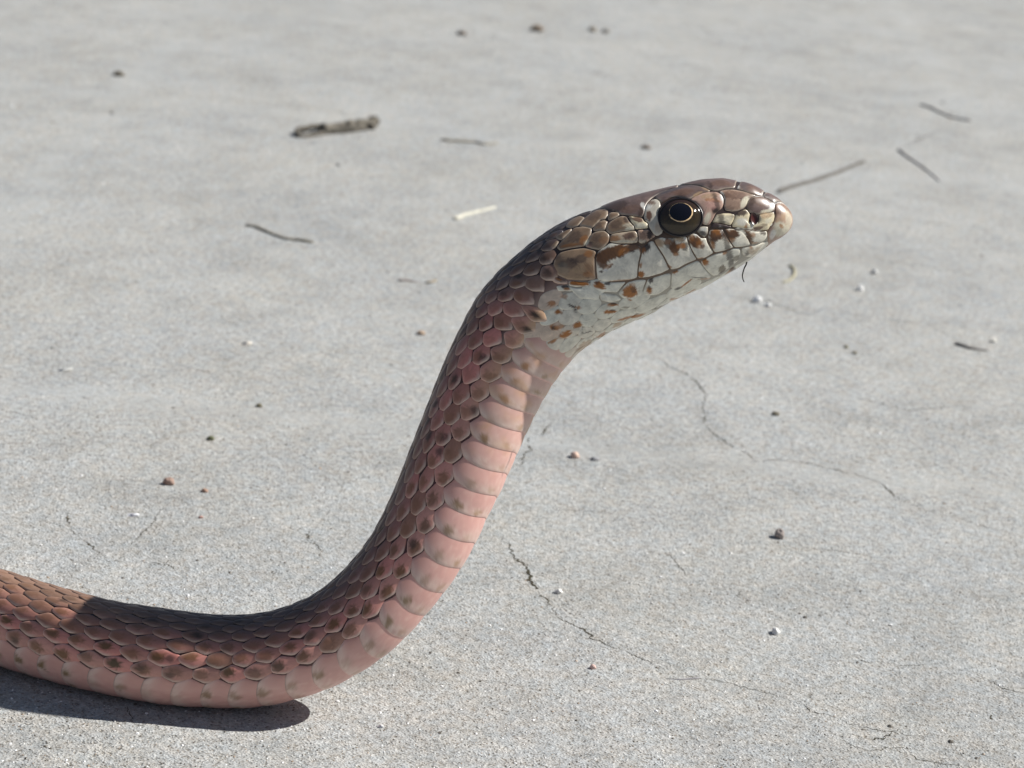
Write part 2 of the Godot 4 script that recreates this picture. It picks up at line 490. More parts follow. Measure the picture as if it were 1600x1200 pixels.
	_station(171.56, Vector3(40.946, 80.536, -26.671), Vector3(-0.1718, 0.9536, -0.2471), 0.85, 0.8, 0.85, 2.05)
	_station(171.71, Vector3(41.093, 80.561, -26.679), Vector3(-0.1718, 0.9536, -0.2471), 0, 0, 0, 2.05)
	var count := stations.size()
	var n := int((SNOUT - TAIL) / STEP) + 1
	var k := 0
	for i in n + 1:
		var s := minf(TAIL + i * STEP, SNOUT)
		while k < count - 2 and stations[k + 1][0] < s:
			k += 1
		var a: Array = stations[maxi(k - 1, 0)]
		var b: Array = stations[k]
		var c: Array = stations[k + 1]
		var d: Array = stations[mini(k + 2, count - 1)]
		var span: float = c[0] - b[0]
		var t: float = (s - b[0]) / span
		var mb: Vector3 = (c[1] - a[1]) / maxf(c[0] - a[0], 0.01) * span
		var mc: Vector3 = (d[1] - b[1]) / maxf(d[0] - b[0], 0.01) * span
		var t2 := t * t
		var t3 := t2 * t
		tp.append(b[1] * (2 * t3 - 3 * t2 + 1) + mb * (t3 - 2 * t2 + t) + c[1] * (-2 * t3 + 3 * t2) + mc * (t3 - t2))
		td.append(b[2].lerp(c[2], t))
		thd.append(_root(lerpf(b[3] * b[3], c[3] * c[3], t)))
		thv.append(_root(lerpf(b[4] * b[4], c[4] * c[4], t)))
		thw.append(_root(lerpf(b[5] * b[5], c[5] * c[5], t)))
		tn.append(lerpf(b[6], c[6], t))
	var total := tp.size()
	for i in total:
		var tangent := (tp[mini(i + 1, total - 1)] - tp[maxi(i - 1, 0)]).normalized()
		if i == total - 1:
			tangent = tt[i - 1]
		tt.append(tangent)
		td[i] = (td[i] - tangent * td[i].dot(tangent)).normalized()
		ts.append(tangent.cross(td[i]).normalized())
		var a := maxi(i - 2, 0)
		var b := mini(i + 2, total - 1)
		var slope := ((thd[a] + thv[a] + thw[a]) - (thd[b] + thv[b] + thw[b])) / 3.0 / ((b - a) * STEP)
		tk.append(clampf(slope, 0.0, 6.0) / sqrt(1.0 + slope * slope))


func _surf(s: float, th: float, off: float) -> Vector3:
	# the point at S millimetres along the body and TH degrees from the middle of the back, OFF millimetres outside the skin; in metres
	var f := clampf((s - TAIL) / STEP, 0.0, tp.size() - 1.001)
	var i := int(f)
	var t := f - i
	var r := deg_to_rad(th)
	var c := cos(r)
	var sn := sin(r)
	var e := 2.0 / lerpf(tn[i], tn[i + 1], t)
	var cs := signf(c) * pow(absf(c), e)
	var ss := signf(sn) * pow(absf(sn), e)
	var h: float
	if c > 0.0:
		h = _root(lerpf(thd[i] * thd[i], thd[i + 1] * thd[i + 1], t))
	else:
		h = _root(lerpf(thv[i] * thv[i], thv[i + 1] * thv[i + 1], t))
	var w := _root(lerpf(thw[i] * thw[i], thw[i + 1] * thw[i + 1], t))
	var k := lerpf(tk[i], tk[i + 1], t)
	var o := off * (1.0 - 0.6 * k)
	return (tp[i].lerp(tp[i + 1], t) + td[i].lerp(td[i + 1], t) * ((h + o) * cs) + ts[i].lerp(ts[i + 1], t) * ((w + o) * ss) + tt[i] * (off * k)) * MM


func _root(x: float) -> float:
	return sqrt(maxf(x, 0.0))


func _per_degree(s: float, th: float) -> float:
	return _surf(s, th - 2.0, 0.0).distance_to(_surf(s, th + 2.0, 0.0)) / MM / 4.0


func _skin_color(s: float, th: float) -> Color:
	s += AHEAD
	var a := absf(th)
	var back := Color(0.03, 0.022, 0.02)
	var side := Color(0.075, 0.03, 0.028)
	var belly := Color(0.55, 0.33, 0.28)
	var c := back.lerp(side, smoothstep(35.0, 85.0, a)).lerp(belly, smoothstep(108.0, 125.0, a))
	var head := smoothstep(128.0, 140.0, s)
	var throat := smoothstep(120.0, 127.0, s) * smoothstep(84.0, 98.0, a)
	c = c.lerp(Color(0.45, 0.34, 0.27), throat)
	if head > 0.0:
		var h := Color(0.045, 0.03, 0.024).lerp(Color(0.17, 0.11, 0.07).lerp(Color(0.34, 0.2, 0.16), smoothstep(144.0, 136.0, s)), smoothstep(84.0, 96.0, a)).lerp(Color(0.42, 0.39, 0.32), smoothstep(0.0, 10.0, a - lerpf(92.0, 118.0, smoothstep(138.0, 150.0, s))))
		c = c.lerp(h, head)
	return c


func _build_skin(snake: Node3D) -> void:
	var v := PackedVector3Array()
	var c := PackedColorArray()
	var ix := PackedInt32Array()
	var rows := PackedFloat32Array()
	var s := TAIL
	while s < SNOUT - 3.0:
		rows.append(s)
		s += 0.8
	for k in 14:
		rows.append(SNOUT - 3.0 * pow(1.0 - k / 13.0, 1.6))
	var around := 72
	for r in rows:
		for j in around:
			var th := -180.0 + 360.0 * j / around
			v.append(_surf(r, th, 0.0))
			c.append(_skin_color(r, th))
	for i in rows.size() - 1:
		for j in around:
			var a := i * around + j
			var b := i * around + (j + 1) % around
			ix.append_array(PackedInt32Array([a, b, a + around, b, b + around, a + around]))
	var mid := rows.size() / 2 * around
	_facing(v, ix, v[mid] - (v[mid] + v[mid + around / 2]) * 0.5, mid * 6)
	_commit([[v, c, ix]], skin_material, "body", snake)


# ---------------------------------------------------------------- scales and head plates

func _patch(poly: PackedVector2Array, prof: PackedVector2Array, inner: float, gap: float, rise: float, tilt: float, seg: float, paint: Callable) -> Array:
	# one scale: a rounded outline in (millimetres along, degrees round), rings from its edge inwards; PROF holds (distance from the edge, height)
	var centre := Vector2.ZERO
	var area := 0.0
	for i in poly.size():
		var p := poly[i]
		var q := poly[(i + 1) % poly.size()]
		var x := p.cross(q)
		area += x
		centre += (p + q) * x
	centre /= 3.0 * area
	var deg := _per_degree(centre.x, centre.y)
	var line := PackedVector2Array()
	for p in poly:
		line.append(Vector2(p.x - centre.x, (p.y - centre.y) * deg))
	for pass_ in 2:
		var cut := PackedVector2Array()
		for i in line.size():
			var a := line[i]
			var b := line[(i + 1) % line.size()]
			cut.append(a.lerp(b, corner))
			cut.append(a.lerp(b, 1.0 - corner))
		line = cut
	var around := 0.0
	for i in line.size():
		around += line[i].distance_to(line[(i + 1) % line.size()])
	var n := clampi(int(around / seg), 14, 90)
	var rim := PackedVector2Array()
	var walked := 0.0
	var at := 0
	var here := 0.0
	for i in n:
		var want := around * i / n
		while at < line.size() - 1 and here + line[at].distance_to(line[at + 1]) < want:
			here += line[at].distance_to(line[at + 1])
			at += 1
		var b := line[(at + 1) % line.size()]
		rim.append(line[at].lerp(b, clampf((want - here) / maxf(line[at].distance_to(b), 1e-6), 0.0, 1.0)))
	var reach := 0.0
	var lx := 0.01
	var ly := 0.01
	for p in rim:
		reach += p.length() / n
		lx = maxf(lx, absf(p.x))
		ly = maxf(ly, absf(p.y))
	var inside := maxi(1, int(ceil((reach - prof[prof.size() - 1].x - gap) / inner)))
	var top := prof[prof.size() - 1].y
	var v := PackedVector3Array()
	var c := PackedColorArray()
	var rings := prof.size() + inside
	for k in rings:
		var last := k == rings - 1
		for i in (1 if last else n):
			var p := rim[i]
			var r := p.length()
			var th_edge := absf(centre.y + p.y / deg)
			var middle := th_edge < 0.7 or th_edge > 179.3 or centre.x + p.x > SNOUT - 0.25
			var e: float
			var h: float
			if k < prof.size():
				e = prof[k].x
				h = top if middle else prof[k].y
				e = minf(e + (0.0 if middle else gap), r * 0.8)
			else:
				var e0 := minf(prof[prof.size() - 1].x + gap, r * 0.8)
				e = lerpf(e0, r, float(k - prof.size() + 1) / inside)
				h = top
			var f := maxf(0.0, 1.0 - e / maxf(r, 1e-5))
			if last:
				f = 0.0
			var q := p * f
			h += rise * (1.0 - f * f) - tilt * q.x / lx
			var s := centre.x + q.x
			var th := centre.y + q.y / deg
			v.append(_surf(s, th, h))
			c.append(paint.call(s, th, r * (1.0 - f), q.x / lx, q.y / ly))
	var ix := PackedInt32Array()
	for k in rings - 1:
		for i in n:
			var a := k * n + i
			var b := k * n + (i + 1) % n
			if k == rings - 2:
				ix.append_array(PackedInt32Array([a, b, (k + 1) * n]))
			else:
				ix.append_array(PackedInt32Array([a, b, a + n, b, b + n, a + n]))
	var m := ix.size() - 3
	_facing(v, ix, _surf(centre.x, centre.y, 1.0) - _surf(centre.x, centre.y, 0.0), m)
	return [v, c, ix]


func _scale_paint(s: float, th: float, e: float, u: float, w: float) -> Color:
	s += AHEAD
	# U runs from the free rear tip (-1) to the front (1), W from the back's side (-1) to the belly's side (1)
	var a := absf(th)
	if th < 0.0:
		w = -w
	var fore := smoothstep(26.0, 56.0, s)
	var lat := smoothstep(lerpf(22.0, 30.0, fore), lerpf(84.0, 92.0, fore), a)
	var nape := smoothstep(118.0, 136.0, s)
	var back := Color(0.25, 0.15, 0.105).lerp(Color(0.07, 0.06, 0.064), maxf(nape, 0.72 * fore))  # dark nape of its own; behind it the neck's shade is painted in
	var pink := Color(0.46, 0.2, 0.16).lerp(Color(0.5, 0.19, 0.16), smoothstep(92.0, 122.0, s)).lerp(Color(0.58, 0.3, 0.245), smoothstep(70.0, 104.0, a) * 0.8)
	# the scales behind the temple are grey brown, some with a dull pink flush
	pink = pink.lerp(Color(0.17, 0.115, 0.085), smoothstep(128.5, 135.0, s + scale_tone * 2.0) * smoothstep(99.0, 86.0, a) * 0.9)
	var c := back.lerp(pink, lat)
	c = c.lerp(Color(0.55, 0.33, 0.2), smoothstep(82.0, 108.0, a) * smoothstep(106.0, 122.0, s) * 0.7)
	# orange and cream wash over the last scales before the throat
	var wash := smoothstep(6.0, 0.0, _throat_edge(a) + AHEAD - s) * smoothstep(80.0, 92.0, a)
	c = c.lerp(Color(0.62, 0.42, 0.25), wash * 0.75)
	c = c.lerp(Color(0.5, 0.17, 0.15), smoothstep(0.2, 1.0, scale_tone) * lat * 0.5 * (1.0 - nape))
	c = c.lerp(Color(0.33, 0.18, 0.1), smoothstep(-0.2, -1.0, scale_tone) * lat * 0.55)
	c *= 1.0 + scale_tone * 0.22
	var grain := noise.get_noise_3d(s * 1.9, th * 0.27, 4.0)
	var blot := Vector2((u + 0.36 + scale_at.x * 0.25) / 0.72, (w + 0.05 + scale_at.y * 0.5) / 0.8).length() + grain * 0.4
	var ink := Color(0.2, 0.095, 0.04).lerp(Color(0.09, 0.058, 0.034), scale_kind)
	c = c.lerp(ink, (1.0 - smoothstep(0.4, 0.9, blot)) * lerpf(0.5, 0.95, lat) * (0.75 + 0.35 * scale_tone) * (1.0 - 0.75 * smoothstep(0.35, 0.9, scale_tone * 0.5 + 0.5) * smoothstep(95.0, 118.0, s)))
	if scale_spot > 0.0:
		var d := Vector2(u - scale_at.x, (w - scale_at.y) * 0.8).length() + grain * 0.14
		c = c.lerp(Color(0.035, 0.025, 0.018), (1.0 - smoothstep(0.16, 0.52, d)) * scale_spot)
	# pale rim along the free edges, widest towards the belly
	var rim := (1.0 - smoothstep(0.12, lerpf(0.34, 0.6, maxf(w, 0.0)), e)) * smoothstep(0.55, -0.1, u) * lerpf(0.12, 0.75, lat) * (0.65 + 0.6 * maxf(w, -0.25))
	c = c.lerp(Color(0.64, 0.52, 0.44), clampf(rim, 0.0, 0.9))
	c *= 1.0 + grain * 0.16
	return c


func _scute_paint(s: float, th: float, e: float, u: float, w: float) -> Color:
	s += AHEAD
	var a := 180.0 - absf(th)
	var warm := smoothstep(100.0, 127.0, s)
	var c := Color(0.68, 0.4, 0.35).lerp(Color(0.7, 0.5, 0.41), warm)
	var grain := noise.get_noise_3d(s * 0.8, th * 0.1, 14.0)
	# salmon towards the front and the sides, grey cream towards the free edge
	c = c.lerp(Color(0.66, 0.36, 0.31), clampf(smoothstep(-0.3, 0.9, u) * 0.7 + grain * 0.3, 0.0, 0.9) * (1.0 - 0.4 * warm))
	c = c.lerp(Color(0.7, 0.56, 0.48), clampf(smoothstep(0.3, -0.8, u) * 0.6 + grain * 0.5, 0.0, 0.85))
	c = c.lerp(Color(0.6, 0.34, 0.16), clampf(noise.get_noise_3d(s * 0.3, th * 0.03, 44.0) * 1.5 * warm, 0.0, 0.4))
	# the corner next to the side scales is as pink as they are
	c = c.lerp(Color(0.56, 0.27, 0.22), smoothstep(54.0, 70.0, a + grain * 9.0) * smoothstep(-0.5, 0.3, u + grain * 0.4) * 0.55)
	var d := Vector2((u + 0.5) / 0.55, (a - 50.0 - scale_tone * 5.0) / 9.0).length() + grain * 0.6
	c = c.lerp(Color(0.2, 0.13, 0.05).lerp(Color(0.42, 0.19, 0.07), warm), (1.0 - smoothstep(0.3, 1.1, d)) * clampf(0.55 + 0.45 * scale_tone, 0.0, 0.9))
	var d2 := Vector2((u + 0.55) / 0.4, (a - 19.0 - scale_tone * 6.0) / 9.0).length() + grain * 0.6
	c = c.lerp(Color(0.36, 0.22, 0.1), (1.0 - smoothstep(0.3, 1.1, d2)) * clampf(0.3 + scale_kind * 0.7, 0.0, 1.0) * 0.7)
	c = c.lerp(Color(0.76, 0.42, 0.37), (1.0 - smoothstep(0.08, 0.3, e)) * smoothstep(-0.4, -0.9, u) * smoothstep(0.75, 0.35, absf(w)) * 0.85)  # bright line painted along the free edge, as grazing sun shows it
	# a dusky line where the scute meets the side scales and the next scute's corner
	c = c.lerp(Color(0.2, 0.15, 0.12), (1.0 - smoothstep(0.06, 0.3, e)) * smoothstep(0.5, 0.85, absf(w)) * 0.6)
	c *= 1.0 + grain * 0.1
	return c


func _plate(called: String, base: String, pts: Array) -> void:
	plates.append([called, base, PackedVector2Array(pts)])


func _spot(ink: String, share: float, at: Vector2, row_a: Vector2, row_b: Vector2, reach: Vector2) -> void:
	spots.append([INKS[ink], share, at, row_a, row_b, reach])


func _build_plate_tables() -> void:
	_plate("rostral", "tan", [Vector2(167.1, 180), Vector2(167.3, 137.5), Vector2(167.3, 116.5), Vector2(167.69, 108), Vector2(168.28, 96.5), Vector2(168.67, 86), Vector2(168.77, 76), Vector2(168.77, 64.5), Vector2(168.97, 46.5), Vector2(170.14, 16.5), Vector2(170.54, 8.5), Vector2(170.89, 0), Vector2(171.69, 0), Vector2(171.69, 180)])
	_plate("internasal", "brn", [Vector2(167.2, 41), Vector2(167.69, 42), Vector2(168.28, 44), Vector2(168.77, 46.5), Vector2(170.05, 18), Vector2(170.54, 8.5), Vector2(170.44, 0), Vector2(169.16, 0), Vector2(167.98, 0)])
	_plate("loreal_upper", "brn2", [Vector2(160.43, 46.5), Vector2(161.41, 44.5), Vector2(162.69, 42.5), Vector2(164.06, 44), Vector2(165.14, 46.5), Vector2(166.12, 47.5), Vector2(165.53, 53), Vector2(164.75, 61), Vector2(164.35, 69.5), Vector2(163.77, 74), Vector2(162.88, 77), Vector2(162, 77.5), Vector2(161.02, 75.5), Vector2(160.82, 71.5), Vector2(161.12, 61.5), Vector2(161.02, 52.5)])
	_plate("nasal", "brn", [Vector2(166.12, 48), Vector2(167.1, 41.5), Vector2(167.79, 41), Vector2(168.28, 45), Vector2(168.87, 49.5), Vector2(168.87, 62), Vector2(168.67, 69.5), Vector2(167.69, 74.5), Vector2(166.81, 80), Vector2(165.83, 81.5), Vector2(164.94, 80.5), Vector2(164.45, 75.5), Vector2(164.26, 72), Vector2(164.45, 65.5), Vector2(164.94, 59.5), Vector2(165.43, 54)])
	_plate("nasal", "crm", [Vector2(163.77, 75), Vector2(164.26, 74.5), Vector2(164.65, 79), Vector2(164.75, 83), Vector2(164.45, 88.5), Vector2(164.35, 90.5), Vector2(164.75, 93), Vector2(164.55, 96.5), Vector2(163.57, 96), Vector2(162.49, 93), Vector2(161.61, 91.5), Vector2(161.9, 88), Vector2(162.39, 81.5), Vector2(162.88, 78)])
	_plate("nasal", "crm", [Vector2(166.12, 81), Vector2(167.2, 76.5), Vector2(168.57, 70.5), Vector2(168.67, 80), Vector2(168.48, 90), Vector2(167.79, 102), Vector2(167.4, 109.5), Vector2(165.53, 101), Vector2(164.75, 96.5), Vector2(164.94, 94), Vector2(165.63, 92.5), Vector2(166.12, 88.5)])
	_plate("loreal", "crm", [Vector2(159.45, 78.5), Vector2(160.63, 78), Vector2(161.61, 79), Vector2(162.39, 81), Vector2(162, 87), Vector2(161.51, 90.5), Vector2(160.53, 89), Vector2(159.55, 87), Vector2(158.66, 86), Vector2(158.96, 83)])
	_plate("loreal_lower", "drk", [Vector2(158.37, 88.5), Vector2(158.86, 86.5), Vector2(159.84, 88), Vector2(160.92, 90), Vector2(161.61, 91.5), Vector2(161.21, 92.5), Vector2(159.74, 91), Vector2(158.17, 90)])
	_plate("preocular", "pinkcrm", [Vector2(155.92, 54), Vector2(156.8, 49.5), Vector2(157.88, 47), Vector2(159.06, 46), Vector2(160.14, 47), Vector2(160.82, 52.5), Vector2(161.02, 60.5), Vector2(160.82, 68), Vector2(160.53, 72), Vector2(159.35, 78), Vector2(158.76, 84), Vector2(158.08, 88), Vector2(157.58, 87.5), Vector2(157, 86), Vector2(157.09, 82), Vector2(157.39, 78), Vector2(157.39, 71.5), Vector2(157, 63.5), Vector2(156.6, 58.5)])
	_plate("supraocular", "brn", [Vector2(151.01, 34), Vector2(152.38, 25), Vector2(153.95, 20), Vector2(155.43, 19), Vector2(156.8, 23), Vector2(157.68, 29), Vector2(158.47, 37), Vector2(159.35, 45.5), Vector2(157.88, 47), Vector2(156.8, 50), Vector2(155.92, 53.5), Vector2(155.33, 50.5), Vector2(154.25, 44), Vector2(153.27, 43), Vector2(152.48, 45.5), Vector2(151.8, 49), Vector2(151.4, 41.5)])
	_plate("frontal", "brn", [Vector2(159.35, 45), Vector2(158.47, 36), Vector2(157.68, 27.5), Vector2(156.8, 21.5), Vector2(155.82, 12.5), Vector2(155.33, 0), Vector2(157.58, 0), Vector2(160.92, 0), Vector2(163.86, 0), Vector2(163.08, 39), Vector2(161.41, 43), Vector2(160.33, 46)])
	_plate("prefrontal", "brn", [Vector2(163.18, 40.5), Vector2(163.77, 26), Vector2(164.35, 0), Vector2(165.92, 0), Vector2(167.79, 0), Vector2(167.1, 41), Vector2(166.22, 46), Vector2(165.04, 46), Vector2(163.86, 42.5)])
	_plate("parietal", "brn", [Vector2(143.55, 11.5), Vector2(143.85, 26), Vector2(144.44, 36), Vector2(145.12, 42.5), Vector2(145.32, 49.5), Vector2(146.3, 54.5), Vector2(147.38, 59), Vector2(148.26, 63.5), Vector2(148.75, 59.5), Vector2(149.15, 51), Vector2(149.74, 43), Vector2(150.72, 34.5), Vector2(151.89, 27), Vector2(153.56, 20), Vector2(154.94, 18.5), Vector2(155.13, 0), Vector2(153.27, 0), Vector2(149.54, 0), Vector2(146.69, 0), Vector2(143.65, 0)])
	_plate("postocular", "gcrm", [Vector2(150.42, 38.5), Vector2(151.21, 38.5), Vector2(151.6, 46), Vector2(151.5, 53), Vector2(150.81, 63.5), Vector2(150.72, 69), Vector2(150.72, 76.5), Vector2(150.91, 83.5), Vector2(150.62, 87), Vector2(149.83, 88.5), Vector2(149.34, 87), Vector2(149.05, 82.5), Vector2(148.85, 77), Vector2(148.95, 72.5), Vector2(148.56, 69), Vector2(148.56, 62.5), Vector2(148.95, 54.5), Vector2(149.64, 44)])
	_plate("temporal", "crm", [Vector2(146.3, 56), Vector2(147.28, 59.5), Vector2(148.26, 64), Vector2(148.46, 69.5), Vector2(148.85, 73), Vector2(148.75, 78.5), Vector2(147.58, 77), Vector2(146.79, 76), Vector2(146.79, 71), Vector2(146.5, 64.5)])
	_plate("temporal", "tanp", [Vector2(146.99, 77), Vector2(148.66, 79.5), Vector2(149.15, 84.5), Vector2(149.54, 88), Vector2(148.26, 90), Vector2(147.28, 91), Vector2(146.6, 89.5), Vector2(146.89, 84.5)])
	_plate("temporal", "crmbr", [Vector2(143.06, 72), Vector2(144.83, 74.5), Vector2(146.69, 77), Vector2(146.89, 81), Vector2(146.79, 85.5), Vector2(146.5, 89), Vector2(145.42, 88.5), Vector2(143.65, 85), Vector2(142.47, 80.5), Vector2(142.67, 76.5)])
	_plate("temporal", "grb", [Vector2(145.52, 53), Vector2(146.11, 56), Vector2(146.3, 65), Vector2(146.69, 72), Vector2(146.69, 76), Vector2(144.44, 73), Vector2(142.97, 71.5), Vector2(142.67, 66), Vector2(142.87, 61), Vector2(143.55, 56), Vector2(144.63, 53.5)])
	_plate("temporal", "grb", [Vector2(144.04, 41), Vector2(144.54, 41), Vector2(145.32, 46), Vector2(145.32, 50), Vector2(144.63, 52.5), Vector2(143.75, 53.5), Vector2(143.55, 50.5), Vector2(143.75, 45)])
	_plate("temporal", "grb", [Vector2(142.97, 50), Vector2(143.36, 54), Vector2(142.97, 58.5), Vector2(142.57, 64.5), Vector2(141.98, 63.5), Vector2(141, 60.5), Vector2(141, 57.5), Vector2(141.4, 53.5), Vector2(142.28, 49.5)])
	_plate("temporal", "grb", [Vector2(142.77, 20.5), Vector2(143.75, 26.5), Vector2(144.04, 34.5), Vector2(143.75, 43.5), Vector2(143.16, 48.5), Vector2(142.47, 47.5), Vector2(141.49, 53), Vector2(141, 55.5), Vector2(140.32, 49.5), Vector2(139.53, 42.5), Vector2(140.81, 30.5), Vector2(141.79, 24)])
	_plate("temporal", "grb", [Vector2(140.51, 63.5), Vector2(141.2, 62.5), Vector2(142.38, 65.5), Vector2(142.77, 71), Vector2(142.67, 76), Vector2(142.28, 80), Vector2(141.3, 83.5), Vector2(140.51, 84), Vector2(139.63, 80), Vector2(138.94, 75), Vector2(139.14, 72.5), Vector2(139.92, 67)])
	_plate("temporal", "grb", [Vector2(138.84, 43), Vector2(139.92, 47), Vector2(140.9, 55.5), Vector2(140.51, 62.5), Vector2(138.94, 74.5), Vector2(137.27, 70), Vector2(135.61, 65.5), Vector2(135.51, 59), Vector2(136.69, 53.5), Vector2(137.57, 50)])
	_plate("neck_scale", "grb", [Vector2(140.81, 30.5), Vector2(139.43, 42), Vector2(138.65, 41), Vector2(138.06, 33.5), Vector2(138.16, 27), Vector2(139.24, 16.5), Vector2(140.32, 13)])
	_plate("neck_scale", "grb", [Vector2(136.1, 42), Vector2(137.37, 40.5), Vector2(138.55, 42), Vector2(138.16, 47), Vector2(136.59, 53), Vector2(136.2, 48.5)])
	_plate("neck_scale", "grb", [Vector2(135.7, 46), Vector2(136.29, 51.5), Vector2(135.51, 58), Vector2(134.43, 58.5), Vector2(134.13, 52.5), Vector2(135.21, 50.5)])
	_plate("upper_lip_scale", "brc", [Vector2(135.41, 67.5), Vector2(137.18, 71.5), Vector2(138.84, 76.5), Vector2(140.12, 84), Vector2(139.34, 90.5), Vector2(138.65, 96), Vector2(138.06, 102.5), Vector2(135.9, 99), Vector2(134.04, 93.5), Vector2(133.35, 89.5), Vector2(133.06, 84), Vector2(133.35, 79), Vector2(134.13, 72.5), Vector2(134.72, 69.5)])
	_plate("upper_lip_scale", "cream", [Vector2(140.32, 84.5), Vector2(141.4, 83), Vector2(142.47, 81), Vector2(144.14, 86.5), Vector2(146.3, 90), Vector2(146.79, 91.5), Vector2(146.5, 95), Vector2(145.71, 101), Vector2(145.12, 107), Vector2(144.63, 113), Vector2(143.16, 112.5), Vector2(141.49, 110.5), Vector2(139.63, 107.5), Vector2(138.16, 103), Vector2(138.75, 96), Vector2(139.34, 90.5)])
	_plate("upper_lip_scale", "cream", [Vector2(146.89, 92), Vector2(148.26, 90), Vector2(148.95, 90), Vector2(149.34, 96), Vector2(149.83, 103), Vector2(150.13, 110.5), Vector2(150.42, 117), Vector2(148.95, 118), Vector2(146.89, 116.5), Vector2(144.73, 113.5), Vector2(145.22, 107), Vector2(145.81, 101), Vector2(146.6, 95.5)])
	_plate("upper_lip_scale", "cream", [Vector2(149.44, 89.5), Vector2(150.32, 89.5), Vector2(151.11, 90.5), Vector2(151.99, 91), Vector2(153.07, 91.5), Vector2(154.25, 92), Vector2(154.35, 96.5), Vector2(154.54, 102.5), Vector2(154.84, 109.5), Vector2(155.23, 115.5), Vector2(153.27, 117), Vector2(151.89, 119), Vector2(150.52, 118), Vector2(150.23, 110), Vector2(149.93, 103), Vector2(149.44, 95.5), Vector2(149.05, 90.5)])
	_plate("upper_lip_scale", "cream", [Vector2(154.35, 93), Vector2(155.13, 91), Vector2(155.82, 91.5), Vector2(156.21, 94), Vector2(156.7, 96.5), Vector2(157.29, 96.5), Vector2(157.39, 101.5), Vector2(157.78, 108), Vector2(158.17, 114.5), Vector2(156.7, 117), Vector2(155.33, 116), Vector2(154.94, 109.5), Vector2(154.54, 102.5), Vector2(154.44, 96.5)])
	_plate("lower_preocular", "gcrm", [Vector2(156.01, 90), Vector2(156.6, 88), Vector2(157.19, 88), Vector2(157.88, 89), Vector2(157.78, 91.5), Vector2(157.49, 95), Vector2(157.09, 96), Vector2(156.51, 94), Vector2(156.11, 91.5)])
	_plate("upper_lip_scale", "cream", [Vector2(158.08, 90.5), Vector2(158.96, 91), Vector2(160.14, 92), Vector2(160.23, 94.5), Vector2(160.82, 103.5), Vector2(161.41, 114), Vector2(161.51, 116), Vector2(159.94, 116.5), Vector2(158.27, 115), Vector2(157.88, 107.5), Vector2(157.58, 99), Vector2(157.58, 95.5)])
	_plate("upper_lip_scale", "cream", [Vector2(160.23, 91.5), Vector2(161.71, 93), Vector2(163.28, 97), Vector2(163.77, 105), Vector2(164.16, 114), Vector2(164.35, 123), Vector2(162.78, 120), Vector2(161.61, 116.5), Vector2(160.92, 104), Vector2(160.33, 94.5)])
	_plate("upper_lip_scale", "cream", [Vector2(163.37, 97), Vector2(164.45, 99), Vector2(165.83, 103.5), Vector2(167.3, 111), Vector2(167.3, 123.5), Vector2(167, 130), Vector2(166.32, 130.5), Vector2(165.14, 126), Vector2(164.55, 124), Vector2(164.26, 114), Vector2(163.86, 104)])
	_plate("lower_lip_scale", "cream", [Vector2(164.45, 124.5), Vector2(166.32, 132.5), Vector2(167.3, 139), Vector2(167.89, 156), Vector2(167, 159), Vector2(165.63, 174.5), Vector2(164.65, 160.5), Vector2(163.37, 142.5), Vector2(162.88, 134.5), Vector2(162.78, 121.5)])
	_plate("lower_lip_scale", "gcream", [Vector2(156.51, 118), Vector2(158.17, 116), Vector2(160.04, 117.5), Vector2(161.61, 117), Vector2(162.59, 121), Vector2(162.69, 132.5), Vector2(162.49, 141.5), Vector2(161.12, 147.5), Vector2(159.74, 152.5), Vector2(158.86, 156), Vector2(157.49, 149.5), Vector2(156.6, 135), Vector2(156.01, 125), Vector2(155.72, 119)])
	_plate("lower_lip_scale", "gcream", [Vector2(151.99, 120), Vector2(153.37, 118), Vector2(155.23, 116.5), Vector2(155.62, 119), Vector2(156.01, 125.5), Vector2(156.6, 135.5), Vector2(157.29, 148), Vector2(157.09, 153), Vector2(155.23, 142), Vector2(153.66, 143), Vector2(151.7, 146.5), Vector2(149.83, 141), Vector2(150.42, 124), Vector2(150.72, 120.5)])
	_plate("lower_lip_scale", "gcream", [Vector2(150.52, 121), Vector2(149.83, 137.5), Vector2(147.58, 140), Vector2(144.54, 131.5), Vector2(145.32, 124.5), Vector2(146.2, 117.5), Vector2(147.77, 118.5)])
	_plate("lower_lip_scale", "gcream", [Vector2(146.11, 117.5), Vector2(145.12, 124.5), Vector2(144.44, 132), Vector2(141, 127.5), Vector2(140.41, 121), Vector2(141.69, 116.5), Vector2(142.87, 113.5), Vector2(144.54, 114.5)])
	_plate("lower_lip_scale", "gcream", [Vector2(137.08, 102.5), Vector2(137.86, 103.5), Vector2(140.22, 109), Vector2(142.67, 113), Vector2(141.59, 116), Vector2(140.41, 119.5), Vector2(138.84, 116), Vector2(137.37, 111.5), Vector2(136.78, 106.5)])
	_plate("lower_lip_scale", "gcream", [Vector2(134.04, 94), Vector2(135.8, 99.5), Vector2(136.98, 102.5), Vector2(136.59, 105), Vector2(134.63, 101.5), Vector2(133.55, 97.5)])
	_plate("lower_lip_scale", "gcream", [Vector2(133.45, 98), Vector2(134.53, 102), Vector2(136.59, 106), Vector2(137.08, 112), Vector2(137.37, 115.5), Vector2(136.69, 119.5), Vector2(133.64, 110.5), Vector2(133.45, 103)])
	_plate("lower_lip_scale", "gcream", [Vector2(137.47, 113.5), Vector2(138.84, 117.5), Vector2(140.22, 121.5), Vector2(140.71, 128), Vector2(138.55, 127), Vector2(136.88, 120.5)])
	_plate("neck_scale", "pcrm", [Vector2(132.57, 86), Vector2(133.15, 90), Vector2(133.94, 94), Vector2(133.64, 96), Vector2(132.47, 92.5), Vector2(132.07, 90)])
